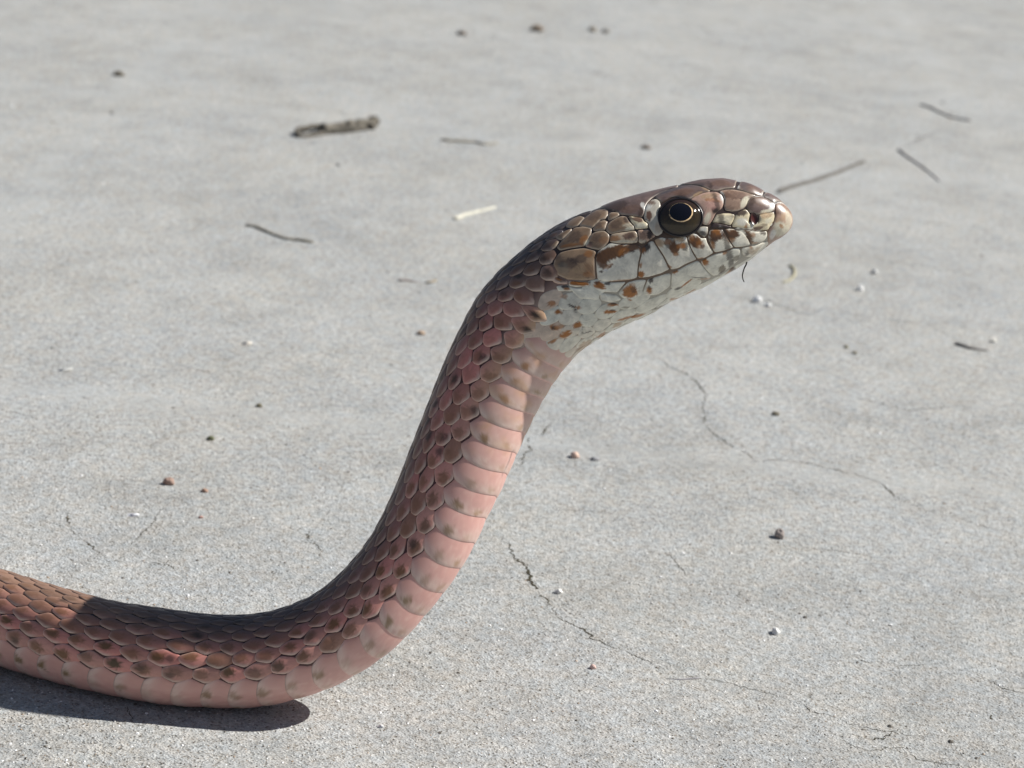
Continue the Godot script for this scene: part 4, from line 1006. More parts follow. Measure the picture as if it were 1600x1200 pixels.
	_spot("O", 0.9, Vector2(142.77, 160), Vector2(0.644, -0.0047), Vector2(-0.455, 0.3194), Vector2(2.51, 6.2))
	_spot("O", 0.9, Vector2(132.86, 170.5), Vector2(0.451, -0.0026), Vector2(-0.03, 0.1646), Vector2(3.55, 9.8))
	_spot("T", 0.8, Vector2(137.96, 162.5), Vector2(0.833, -0.0036), Vector2(-0.12, 0.1759), Vector2(1.93, 9.2))
	_spot("T", 0.8, Vector2(127.27, 172.5), Vector2(0.538, 0.0041), Vector2(0.023, 0.1008), Vector2(2.98, 15.9))
	_spot("G", 0.9, Vector2(147.48, 166), Vector2(0.715, -0.0137), Vector2(-1.063, 0.2893), Vector2(2.41, 10.7))
	_spot("O", 0.9, Vector2(150.23, 167), Vector2(1.138, -0.0174), Vector2(-1.359, 0.2263), Vector2(1.55, 12.1))
	_spot("K", 0.7, Vector2(129.52, 148.5), Vector2(0.601, 0.0585), Vector2(-1.82, 1.036), Vector2(2.28, 4.2))
	_spot("K", 0.7, Vector2(128.93, 144.5), Vector2(7.424, 0.914), Vector2(-0.861, 0.2028), Vector2(0.65, 5.2))
	_spot("O", 0.9, Vector2(160.72, 160), Vector2(1.094, -0.03), Vector2(1.145, 0.1878), Vector2(1.27, 10.6))
	_spot("K", 0.7, Vector2(161.41, 176), Vector2(1.798, -0.0242), Vector2(-0.605, 0.0143), Vector2(4.07, 275.2))
	_spot("O", 0.8, Vector2(153.27, 165.5), Vector2(0.893, -0.018), Vector2(0.937, 0.2726), Vector2(1.68, 8))
	_spot("O", 0.6, Vector2(131.78, 102), Vector2(1.124, 0.2108), Vector2(-1.138, 0.3269), Vector2(1.02, 4.2))
	_spot("O", 0.8, Vector2(129.52, 100.5), Vector2(1.093, 0.2392), Vector2(-1.348, 0.2836), Vector2(0.94, 4.4))
	_spot("K", 0.6, Vector2(131.09, 90), Vector2(1.862, 0.5379), Vector2(-2.051, 0.6726), Vector2(0.59, 1.9))
	pass


func _plate_paint(s: float, th: float, e: float, u: float, w: float) -> Color:
	var a := absf(th)
	var big := noise.get_noise_3d(s * 0.55, a * 0.075, 60.0)
	var fine := noise.get_noise_3d(s * 2.6, a * 0.36, 70.0)
	var c := plate_base * (1.0 + big * 0.3 + fine * 0.2)
	if plate_rim > 0.0:
		c = c.lerp(Color(0.55, 0.47, 0.37), (1.0 - smoothstep(0.08, 0.34 + big * 0.15, e)) * plate_rim)
	var jag := fine * 0.3 + big * 0.25
	for sp in near_spots:
		var d := Vector2(s - sp[2].x, a - sp[2].y)
		if absf(d.x) > sp[5].x or absf(d.y) > sp[5].y:
			continue
		var r := Vector2(sp[3].dot(d), sp[4].dot(d)).length() + jag
		if r < 1.15:
			c = c.lerp(sp[0] * (1.0 + fine * 0.3), (1.0 - smoothstep(0.78, 1.15, r)) * sp[1])
	return c


func _gather_spots(poly: PackedVector2Array) -> void:
	var lo := Vector2(1e6, 1e6)
	var hi := -lo
	for p in poly:
		var q := Vector2(p.x, absf(p.y))
		lo = lo.min(q)
		hi = hi.max(q)
	near_spots = []
	for sp in spots:
		var at: Vector2 = sp[2]
		var reach: Vector2 = sp[5]
		if at.x + reach.x > lo.x and at.x - reach.x < hi.x and at.y + reach.y > lo.y and at.y - reach.y < hi.y:
			near_spots.append(sp)


func _in_plate(p: Vector2) -> bool:
	for pl in plates:
		if Geometry2D.is_point_in_polygon(p, pl[2]):
			return true
	return false


func _pitch(s: float) -> float:
	# distance from one scale to the next along the body
	s += AHEAD
	return lerpf(lerpf(4.0, 3.3, smoothstep(92.0, 118.0, s)), 2.35, smoothstep(116.0, 134.0, s))


func _throat_edge(a: float) -> float:
	# how far forward the pink side scales reach at A degrees from the back, before the throat's smooth scales
	return 123.5 + (112.0 - minf(a, 112.0)) * 0.75 - AHEAD


func _build_scales(snake: Node3D) -> void:
	var prof := PackedVector2Array([Vector2(0.0, -0.16), Vector2(0.02, 0.03), Vector2(0.09, 0.11), Vector2(0.24, 0.14)])
	corner = 0.14
	var rows := 15
	var bound := 108.0
	var edges := PackedFloat32Array()
	var widths := PackedFloat32Array()
	var total := 0.0
	for j in rows:
		var from_belly := minf(j, rows - 1 - j)
		var wd := lerpf(1.3, 0.86, minf(from_belly / 4.0, 1.0))
		widths.append(wd)
		total += wd
	var found: Array = []
	# the columns: where the free tips of every other row lie
	var marks := PackedFloat32Array()
	var s := TAIL + 6.0
	while s < 148.0 - AHEAD:
		marks.append(s)
		s += _pitch(s) * 0.5
	var th := -bound
	for j in rows:
		var wd := widths[j] / total * bound * 2.0
		var mid := th + wd * 0.5
		th += wd
		var k := 1 + j % 2
		while k < marks.size() - 1:
			var at := marks[k]
			var half := (marks[k + 1] - marks[k - 1]) * 0.5
			k += 2
			var a := absf(mid)
			if at > 146.0 - AHEAD or (a > 88.0 and at > _throat_edge(a)):
				continue
			var p := Vector2(at, a)
			if _in_plate(p) or _in_plate(p + Vector2(half * 0.3, 0)):
				continue
			if at > 142.0 - AHEAD and a > 30.0:
				continue
			rng.seed = 1000 + j * 977 + k * 31
			scale_tone = rng.randf_range(-1.0, 1.0)
			scale_kind = rng.randf() * rng.randf()
			scale_spot = rng.randf_range(0.5, 0.9) if rng.randf() < 0.1 + 0.26 * smoothstep(100.0, 120.0, at + AHEAD) else 0.0
			scale_at = Vector2(rng.randf_range(-0.6, 0.5), rng.randf_range(-0.5, 0.6))
			var kap := 0.42
			var y := wd * 0.5
			var j1 := rng.randf_range(-0.06, 0.06) * half
			var poly := PackedVector2Array([
				Vector2(at - half * 1.04 + j1, mid), Vector2(at - half * 0.93, mid - y * (1.0 - kap) * 0.9), Vector2(at + j1, mid - y * (1.0 + kap)), Vector2(at + half * 1.3, mid - y * (1.0 - kap)),
				Vector2(at + half * 1.3, mid + y * (1.0 - kap)), Vector2(at - j1, mid + y * (1.0 + kap)), Vector2(at - half * 0.93, mid + y * (1.0 - kap) * 0.9)])
			for q in poly.size():
				poly[q] += Vector2(rng.randf_range(-0.09, 0.09) * half, rng.randf_range(-0.09, 0.09) * wd)
			if a > 84.0 and at + half * 1.6 > _throat_edge(a):
				# the last scale before the throat lies open: its front is rounded too
				poly = PackedVector2Array([poly[0], poly[1], poly[2], Vector2(at + half * 0.85, mid - y * (1.0 - kap)), Vector2(at + half * 1.1, mid), Vector2(at + half * 0.85, mid + y * (1.0 - kap)), poly[5], poly[6]])
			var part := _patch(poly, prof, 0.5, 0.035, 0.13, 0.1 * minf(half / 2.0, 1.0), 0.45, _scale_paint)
			var shown := 0.0
			if mid > 8.0 and at > 8.0:
				shown = half * maxf(0.05, sin(deg_to_rad(clampf(mid + lerpf(11.0, -16.0, smoothstep(50.0, 110.0, at + AHEAD)), 2.0, 178.0))))
			found.append([shown, part])
	found.sort_custom(func(p, q): return p[0] > q[0])
	var rest: Array = []
	for i in found.size():
		if i < 300 and found[i][0] > 0.0:
			_commit([found[i][1]], skin_material, "back_scale", snake)
		else:
			rest.append(found[i][1])
	_commit(rest, skin_material, "back_scales", snake).set_meta("kind", "stuff")
	# the broad scutes under the body
	var k2 := 2
	var under: Array = []
	while k2 < marks.size() - 1:
		var at := marks[k2]
		var half := (marks[k2 + 1] - marks[k2 - 1]) * 0.5
		k2 += 2
		if at > 130.0 - AHEAD:
			break
		rng.seed = 77 + k2
		scale_tone = rng.randf_range(-1.0, 1.0)
		scale_kind = rng.randf()
		var part := _scute(at, half, bound)
		if at > 6.0:
			_commit([part], skin_material, "belly_scale", snake)
		else:
			under.append(part)
	_commit(under, skin_material, "belly_scales", snake).set_meta("kind", "stuff")


func _scute(at: float, half: float, bound: float) -> Array:
	var v := PackedVector3Array()
	var c := PackedColorArray()
	var ix := PackedInt32Array()
	var nu := 12
	var nw := 56
	var front := half * 1.3
	for i in nu + 1:
		# rows from under the free rear edge to the hidden front
		var t := float(i) / nu
		var du: float = -half + (half + front) * pow(maxf((i - 2.0) / (nu - 2.0), 0.0), 1.25)
		var e := maxf(du + half, 0.0)
		var h := 0.03 + 0.06 * (1.0 - exp(-e / 0.12)) + 0.11 * sin(PI * clampf(e / (half + front), 0.0, 1.0)) - 0.045 * du / half
		if i == 0:
			h = -0.1
		elif i == 1:
			h -= 0.02
		for j in nw + 1:
			var x := -1.0 + 2.0 * j / nw
			var side := 1.0 - absf(x)
			var bow := half * 0.34 * sin(PI * pow(absf(x), 1.4))
			var wing: float = bound + 2.5 - 8.5 * (1.0 - minf(absf(du + 0.1 * half) / half, 1.0))
			var th := 180.0 + x * (180.0 - wing)
			var lift := h * (1.0 - exp(-side * 26.0)) - 0.12 * exp(-side * 60.0)
			var round_ := 0.0
			if side < 0.1 and du < 0.0:
				round_ = half * 0.2 * pow(1.0 - side / 0.1, 2.0) * (-du / half)
			var s := at + du - bow + round_
			v.append(_surf(s, th if th <= 180.0 else th - 360.0, lift))
			c.append(_scute_paint(s, th if th <= 180.0 else th - 360.0, minf(e, side * 10.0), du / half, x))
	for i in nu:
		for j in nw:
			var a := i * (nw + 1) + j
			ix.append_array(PackedInt32Array([a, a + 1, a + nw + 1, a + 1, a + nw + 2, a + nw + 1]))
	_facing(v, ix, _surf(at, 180.0, 1.0) - _surf(at, 180.0, 0.0), (nu / 2 * nw + nw / 2) * 6)
	return [v, c, ix]


func _build_head(snake: Node3D) -> void:
	var prof := PackedVector2Array([Vector2(0.0, -0.09), Vector2(0.03, 0.03), Vector2(0.09, 0.09), Vector2(0.18, 0.115), Vector2(0.32, 0.125)])
	var flat := PackedVector2Array([Vector2(0.0, -0.05), Vector2(0.03, 0.04), Vector2(0.12, 0.1), Vector2(0.3, 0.12)])
	corner = 0.11
	for side in [1.0, -1.0]:
		for pl in plates:
			var called: String = pl[0]
			plate_base = BASES[pl[1]]
			plate_rim = 0.0
			if pl[1] in ["brn", "grb", "brn2", "brc"]:
				plate_rim = 0.5
			elif pl[1] in ["tanp", "crmbr"]:
				plate_rim = 0.35
			var poly := PackedVector2Array()
			for p in pl[2]:
				poly.append(Vector2(p.x, p.y * side))
			_gather_spots(poly)
			var low: bool = called == "lower_lip_scale" or pl[1] == "gcream"
			var rise := 0.06 if low else 0.1
			if pl[1] == "brn" or called == "nasal":
				rise = 0.17
			var lip: bool = called.ends_with("lip_scale")
			_commit([_patch(poly, flat if low else prof, 0.26, 0.05 if lip else (-0.05 if pl[1] == "grb" else 0.015), rise, 0.0, 0.26, _plate_paint)], plate_material, called, snake)
	# the small smooth scales under the chin and the throat
	var flat2 := PackedVector2Array([Vector2(0.0, -0.05), Vector2(0.03, 0.03), Vector2(0.1, 0.06), Vector2(0.24, 0.07)])
	plate_rim = 0.0
	corner = 0.2
	var rest: Array = []
	var j := 0
	var th := 98.0
	while th < 181.0:
		var s := 121.0 - AHEAD + (j % 2) * 2.0
		while s < 172.0 - AHEAD:
			var half := lerpf(1.9, 3.2, smoothstep(126.0, 150.0, s + AHEAD))
			s += half
			var wd := 2.5 / maxf(_per_degree(minf(s, 158.0), minf(th, 178.0)), 0.03)
			var p := Vector2(s, th)
			var skip := s < _throat_edge(th) - 0.3 or (s + AHEAD < 127.0 and th > 112.0) or s + AHEAD > 171.0
			if not skip and not _in_plate(p):
				plate_base = Color(0.71, 0.69, 0.58).lerp(Color(0.64, 0.43, 0.3), clampf(smoothstep(138.0, 124.0, s + AHEAD) * 0.6 + smoothstep(4.0, 0.0, s - _throat_edge(th)) * 0.5 + 0.5 * noise.get_noise_2d(s * 0.5, th * 0.07) * smoothstep(144.0, 132.0, s + AHEAD), 0.0, 0.8))
				for side in [1.0, -1.0]:
					var y := wd * 0.5
					var poly := PackedVector2Array()
					for q in [Vector2(-1.05, 0.0), Vector2(-0.8, -0.7), Vector2(0.0, -1.25), Vector2(1.15, -0.6), Vector2(1.15, 0.6), Vector2(0.0, 1.25), Vector2(-0.8, 0.7)]:
						poly.append(Vector2(s + q.x * half, minf(th + q.y * y, 180.0) * side))
					_gather_spots(poly)
					var part := _patch(poly, flat2, 0.4, 0.03, 0.05, 0.05, 0.4, _plate_paint)
					if side > 0.0:
						_commit([part], plate_material, "throat_scale", snake)
					else:
						rest.append(part)
			s += half
		th += 2.3 / maxf(_per_degree(146.0 - AHEAD, th), 0.03)
		j += 1
	_commit(rest, plate_material, "throat_scales", snake).set_meta("kind", "stuff")


func _cap(at: Vector3, axis: Vector3, up: Vector3, ball: float, from: float, to: float, rings: int, paint: Callable, lift := 0.0, squash := 0.88, raised := 0.0) -> Array:
	# a zone of an eyeball flattened from top to bottom: circles FROM to TO millimetres wide about a point RAISED above its pole
	var x := up.cross(axis).normalized()
	var y := axis.cross(x).normalized()
	var v := PackedVector3Array()
	var c := PackedColorArray()
	var ix := PackedInt32Array()
	var n := 64
	for i in rings + 1:
		var r := lerpf(from, to, float(i) / rings)
		for j in n:
			var b := TAU * j / n
			var q := Vector2(cos(b) * r, sin(b) * r * squash + raised)
			var depth := sqrt(maxf(ball * ball - q.x * q.x - q.y * q.y / (squash * squash), 0.0))
			v.append(at + (axis * (depth + lift) + x * q.x + y * q.y) * MM)
			c.append(paint.call(r, b))
	for i in rings:
		for j in n:
			var p := i * n + j
			var q := i * n + (j + 1) % n
			ix.append_array(PackedInt32Array([p, q, p + n, q, q + n, p + n]))
	_facing(v, ix, axis, rings / 2 * n * 6)
	return [v, c, ix]


func _ring(at: Vector3, axis: Vector3, up: Vector3, radius: float, thick: float, color: Color) -> Array:
	var x := up.cross(axis).normalized()
	var y := axis.cross(x).normalized()
	var v := PackedVector3Array()
	var c := PackedColorArray()
	var ix := PackedInt32Array()
	var n := 56
	var m := 10
	for i in n:
		var b := TAU * i / n
		var out := x * cos(b) + y * sin(b) * 0.88
		var t := thick * (1.0 + 0.18 * noise.get_noise_2d(cos(b) * 1.5 + 5.0, sin(b) * 1.5))
		for j in m:
			var g := TAU * j / m
			v.append(at + (out * (radius + cos(g) * t) + axis * sin(g) * t) * MM)
			c.append(color)
	for i in n:
		for j in m:
			var p := i * m + j
			var q := i * m + (j + 1) % m
			var r := (i + 1) % n * m + j
			var u := (i + 1) % n * m + (j + 1) % m
			ix.append_array(PackedInt32Array([p, q, r, q, u, r]))
	_facing(v, ix, x, 0)
	return [v, c, ix]


func _build_eyes(snake: Node3D) -> void:
	var wet := StandardMaterial3D.new()
	wet.vertex_color_use_as_albedo = true
	wet.roughness = 0.06
	wet.metallic_specular = 0.5
	for side in [1.0, -1.0]:
		var at := _surf(153.95, 74.5 * side, 0.0)
		var a := _surf(153.95 + 1.5, 74.5 * side, 0.0)
		var b := _surf(153.95, (74.5 - 8.0) * side, 0.0)
		var axis: Vector3 = (a - at).cross(b - at).normalized() * side
		if axis.dot(_surf(153.95, 74.5 * side, 3.0) - at) < 0.0:
			axis = -axis
		var up := (b - at).normalized()
		var ball := 4.7
		var open := asin(3.4 / ball)
		var centre := at - axis * (ball * cos(open) - 0.05) * MM
		var iris := func(q: float, b2: float) -> Color:
			var g := noise.get_noise_3d(cos(b2) * 3.0, sin(b2) * 3.0, q * 1.5)
			var c := Color(0.022, 0.016, 0.011).lerp(Color(0.042, 0.03, 0.014), clampf(0.5 - sin(b2) * 0.5 + g, 0.0, 1.0))
			c = c.lerp(Color(0.04, 0.017, 0.012), clampf(sin(b2) * 0.6, 0.0, 1.0))
			return c.lerp(Color(0.008, 0.006, 0.005), smoothstep(0.84, 0.97, q / 3.4))
		var eye := _commit([_cap(centre, axis, up, ball, 0.0, 3.4, 24, iris)], wet, "eye", snake)
		# the pale gold ring round the pupil sits a little above the middle of the eye
		var gold := func(q: float, b2: float) -> Color:
			var g := noise.get_noise_3d(cos(b2) * 2.0, sin(b2) * 2.0, q * 3.0)
			var lit := clampf(0.62 - 0.6 * sin(b2 - 0.5) + g * 0.7, 0.12, 1.0)
			var edge := smoothstep(lerpf(1.76, 1.98, lit), lerpf(1.7, 1.9, lit), q)
			return Color(0.03, 0.021, 0.013).lerp(Color(0.74, 0.53, 0.3) * (0.75 + 0.4 * lit + g * 0.3), edge)
		var fade := _cap(centre, axis, up, ball, 1.6, 2.0, 8, gold, 0.012, 0.88, 0.5)
		_commit([fade], wet, "iris_ring", eye)
		var black := func(_q: float, _b2: float) -> Color: return Color(0.006, 0.006, 0.008)
		_commit([_cap(centre, axis, up, ball, 0.0, 1.74, 10, black, 0.024, 0.88, 0.5)], wet, "pupil", eye)
		_commit([_ring(at + axis * 0.02 * MM, axis, up, 3.42, 0.2, Color(0.012, 0.009, 0.008))], plate_material, "eye_rim", eye)
		# the nostril: a dark red pit with a soft lip
		var np := _surf(165.24, 86.5 * side, 0.0)
		var na := _surf(165.24 + 1.0, 86.5 * side, 0.0) - np
		var nb := _surf(165.24, (86.5 - 8.0) * side, 0.0) - np
		var naxis := na.cross(nb).normalized()
		if naxis.dot(_surf(165.24, 86.5 * side, 3.0) - np) < 0.0:
			naxis = -naxis
		var v := PackedVector3Array()
		var c := PackedColorArray()
		var ix := PackedInt32Array()
		var n := 28
		var heights := [[1.0, 0.2], [0.9, 0.16], [0.75, 0.08], [0.5, 0.04], [0.0, 0.03]]
		for k in heights.size():
			for i in n:
				var g := TAU * i / n
				var r: float = heights[k][0]
				v.append(np + (na.normalized() * cos(g) * 0.62 * r + nb.normalized() * sin(g) * 0.95 * r + naxis * heights[k][1]) * MM)
				c.append(Color(0.1, 0.02, 0.014).lerp(Color(0.03, 0.012, 0.01), r * r))
		for k in heights.size() - 1:
			for i in n:
				var p := k * n + i
				var q := k * n + (i + 1) % n
				ix.append_array(PackedInt32Array([p, q, p + n, q, q + n, p + n]))
		_facing(v, ix, naxis, (heights.size() - 2) * n * 6)
		_commit([[v, c, ix]], plate_material, "nostril", snake)


func _build_snake() -> void:
	var snake := Node3D.new()
	snake.name = "snake"
	_thing(snake, "pink and brown scaly snake rearing its cream-chinned head above the concrete", "snake")
	add_child(snake)
	_build_skin(snake)
	_build_scales(snake)
	_build_head(snake)
	_build_eyes(snake)


# ---------------------------------------------------------------- litter on the slab

func _on_ground(p: Vector2, h := 0.0) -> Vector3:
	return Vector3(p.x, _ground_height(p.x, p.y) + h, p.y) * MM


func _pebble(at: Vector2, half: Vector3, color: Color, seed_: int, label: String, group: String) -> void:
	var v := PackedVector3Array()
	var c := PackedColorArray()
	var ix := PackedInt32Array()
	var rings := 12
	var n := 20
	for i in rings + 1:
		var a := PI * i / rings
		for j in n:
			var b := TAU * j / n
			var d := Vector3(sin(a) * cos(b), cos(a), sin(a) * sin(b))
			var r := 1.0 + 0.42 * noise.get_noise_3d(d.x * 0.9 + seed_ * 7.0, d.y * 0.9, d.z * 0.9) + 0.16 * noise.get_noise_3d(d.x * 3.0 + seed_ * 7.0, d.y * 3.0, d.z * 3.0)
			var q := d * half * r
			q.y = maxf(q.y, -half.y * 0.55)
			v.append(q * MM)
			var t := 1.0 + 0.35 * noise.get_noise_3d(d.x * 2.0, d.y * 2.0 + seed_, d.z * 2.0)
			c.append(Color(color.r * t, color.g * t, color.b * t))
	for i in rings:
		for j in n:
			var p := i * n + j
			var q := i * n + (j + 1) % n
			ix.append_array(PackedInt32Array([p, q, p + n, q, q + n, p + n]))
	_facing(v, ix, v[rings / 2 * n], rings / 2 * n * 6)
	var o := _commit([[v, c, ix]], stone_material, "pebble", self)
	o.position = _on_ground(at, half.y * 0.5)
	o.rotation.y = seed_ * 1.7
	if half.x > half.y * 1.25:
		o.rotation.y = 0.1 * (seed_ % 5 - 2)
	_thing(o, label, "pebble", "pebbles and crumbs of grit on the concrete")


func _flake(at: Vector2, length: float, width: float, turn: float, color: Color, label: String) -> void:
	var v := PackedVector3Array()
	var c := PackedColorArray()
	var ix := PackedInt32Array()
	var n := 18
	for layer in 4:
		var y: float = [0.0, 0.1, 0.16, 0.16][layer]
		var k: float = [0.92, 1.0, 0.9, 0.0][layer]
		for i in n:
			var b := TAU * i / n
			var r := (1.0 + 0.3 * noise.get_noise_2d(cos(b) * 1.3 + length * 5.0, sin(b) * 1.3)) * k
			v.append(Vector3(cos(b) * r * length * 0.5, y * (1.0 + 0.5 * cos(b)), sin(b) * r * width) * MM)
			c.append(color)
	for k in 3:
		for i in n:
			var p := k * n + i
			var q := k * n + (i + 1) % n
			ix.append_array(PackedInt32Array([p, q, p + n, q, q + n, p + n]))
	_facing(v, ix, Vector3.UP, 2 * n * 6)
	var o := _commit([[v, c, ix]], stone_material, "flake", self)
	o.position = _on_ground(at, 0.05)
	o.rotation_degrees = Vector3(6, turn, 8)
	_thing(o, label, "flake", "pale flakes on the concrete")


func _tube(pts: PackedVector3Array, radii: PackedFloat32Array, color: Color, rough: float) -> Array:
	var v := PackedVector3Array()
	var c := PackedColorArray()
	var ix := PackedInt32Array()
	var m := 10
	var n := pts.size()
	for i in n:
		var along := (pts[mini(i + 1, n - 1)] - pts[maxi(i - 1, 0)]).normalized()
		var x := along.cross(Vector3.UP).normalized()
		var y := x.cross(along).normalized()
		for j in m:
			var b := TAU * j / m
			var r := radii[i] * (1.0 + rough * noise.get_noise_3d(i * 0.55, cos(b) * 1.2, sin(b) * 1.2 + radii[0] * 9.0))
			if i == 0 or i == n - 1:
				r *= 0.55
			v.append((pts[i] + (x * cos(b) + y * sin(b)) * r) * MM)
			var t := 1.0 + 0.5 * noise.get_noise_3d(i * 0.35, cos(b) * 2.0, sin(b) * 2.0 + 20.0)
			c.append(Color(color.r * t, color.g * t, color.b * t))
	for i in n - 1:
		for j in m:
			var p := i * m + j
			var q := i * m + (j + 1) % m
			ix.append_array(PackedInt32Array([p, q, p + m, q, q + m, p + m]))
	for end in [0, n - 1]:
		v.append(pts[end] * MM)
		c.append(color * 0.9)
		for j in m:
			var p: int = end * m + j
			var q: int = end * m + (j + 1) % m
			if end == 0:
				ix.append_array(PackedInt32Array([q, p, v.size() - 1]))
			else:
				ix.append_array(PackedInt32Array([p, q, v.size() - 1]))
	_facing(v, ix, v[0] - pts[0] * MM, 0)
	return [v, c, ix]


func _dense(pts: Array, step: float) -> PackedVector2Array:
	var out := PackedVector2Array()
	for i in pts.size() - 1:
		var a: Vector2 = pts[i]
		var b: Vector2 = pts[i + 1]
		var n := maxi(2, int(a.distance_to(b) / step))
		for k in n:
			out.append(a.lerp(b, float(k) / n))
	out.append(pts[pts.size() - 1])
	return out


func _twig(called: String, pts: Array, r0: float, r1: float, color: Color, lift: float, label: String, category: String) -> void:
	var flat := _dense(pts, 0.8)
	var origin := flat[0]
	var line := PackedVector3Array()
	var radii := PackedFloat32Array()
	var base := _ground_height(origin.x, origin.y)
	for i in flat.size():
		var t := float(i) / (flat.size() - 1)
		var r := lerpf(r0, r1, t)
		var p := flat[i] - origin
		line.append(Vector3(p.x, _ground_height(flat[i].x, flat[i].y) - base + r * 0.3 + lift + 0.25 * r * noise.get_noise_1d(i * 0.3), p.y + 0.2 * noise.get_noise_1d(i * 0.25 + 30.0)))
		radii.append(r)
	var o := _commit([_tube(line, radii, color, 0.5)], wood_material, called, self)
	o.position = Vector3(origin.x, base, origin.y) * MM
	_thing(o, label, category, "scraps of twig on the concrete" if category == "twig" else "")


func _bark(a: Vector2, b: Vector2, px: float) -> void:
	# a splintered scrap of bark: two strands meet at its left end round a slot, its right half is solid and ends in a knob
	var along := (b - a).normalized()
	var across := Vector2(-along.y, along.x)
	var length := a.distance_to(b)
	var parts: Array = []
	var col := Color(0.2, 0.18, 0.145)
	var strand := func(offsets: Array, heights: Array, radius: float, shade: float) -> void:
		var line := PackedVector3Array()
		var radii := PackedFloat32Array()
		var n := 26
		for i in n:
			var t := float(i) / (n - 1) * (offsets.size() - 1)
			var k := mini(int(t), offsets.size() - 2)
			var o: Vector2 = offsets[k].lerp(offsets[k + 1], smoothstep(0.0, 1.0, t - k))
			var h: float = lerpf(heights[k], heights[k + 1], t - k)
			var p := along * o.x * length + across * o.y * length
			line.append(Vector3(p.x, h, p.y))
			radii.append(radius * (1.0 + 0.25 * noise.get_noise_1d(i * 0.5 + shade * 50.0)))
		parts.append(_tube(line, radii, col * shade, 0.8))
	strand.call([Vector2(0.0, 0.02), Vector2(0.06, -0.06), Vector2(0.25, -0.09), Vector2(0.45, -0.07), Vector2(0.8, -0.08)], [0.6, 1.5, 1.7, 1.5, 1.4], 0.8, 0.55)
	strand.call([Vector2(-0.02, 0.04), Vector2(0.1, 0.07), Vector2(0.3, 0.05), Vector2(0.6, 0.05), Vector2(0.8, 0.04)], [0.4, 0.4, 0.5, 0.6, 0.8], 0.85, 0.6)
	strand.call([Vector2(0.3, 0.0), Vector2(0.6, -0.02), Vector2(0.8, -0.02), Vector2(0.92, -0.04)], [0.8, 1.0, 1.1, 1.1], 1.9, 0.8)
	strand.call([Vector2(0.84, 0.03), Vector2(0.92, -0.02), Vector2(1.0, -0.08)], [0.8, 1.4, 2.2], 1.5, 0.65)
	strand.call([Vector2(0.3, 0.03), Vector2(0.5, 0.05), Vector2(0.72, 0.02)], [0.6, 0.9, 1.1], 1.3, 0.45)
	var o := _commit(parts, wood_material, "bark_fragment", self)
	o.position = _on_ground(a, -0.1)
	_thing(o, "grey brown splintered bark fragment with a slot at its left end", "bark")


func _fibre(pts: Array) -> void:
	var line := PackedVector3Array()
	var radii := PackedFloat32Array()
	var origin: Vector3 = pts[0]
	for i in pts.size() - 1:
		for k in 5:
			line.append(pts[i].lerp(pts[i + 1], k / 5.0) - origin)
			radii.append(0.13 - 0.004 * (i * 5 + k) * 0.5)
	line.append(pts[pts.size() - 1] - origin)
	radii.append(0.06)
	var o := _commit([_tube(line, radii, Color(0.03, 0.025, 0.02), 0.3)], wood_material, "fibre", self)
	o.position = origin * MM
	_thing(o, "fine black curved fibre hanging from the snake's chin", "fibre")


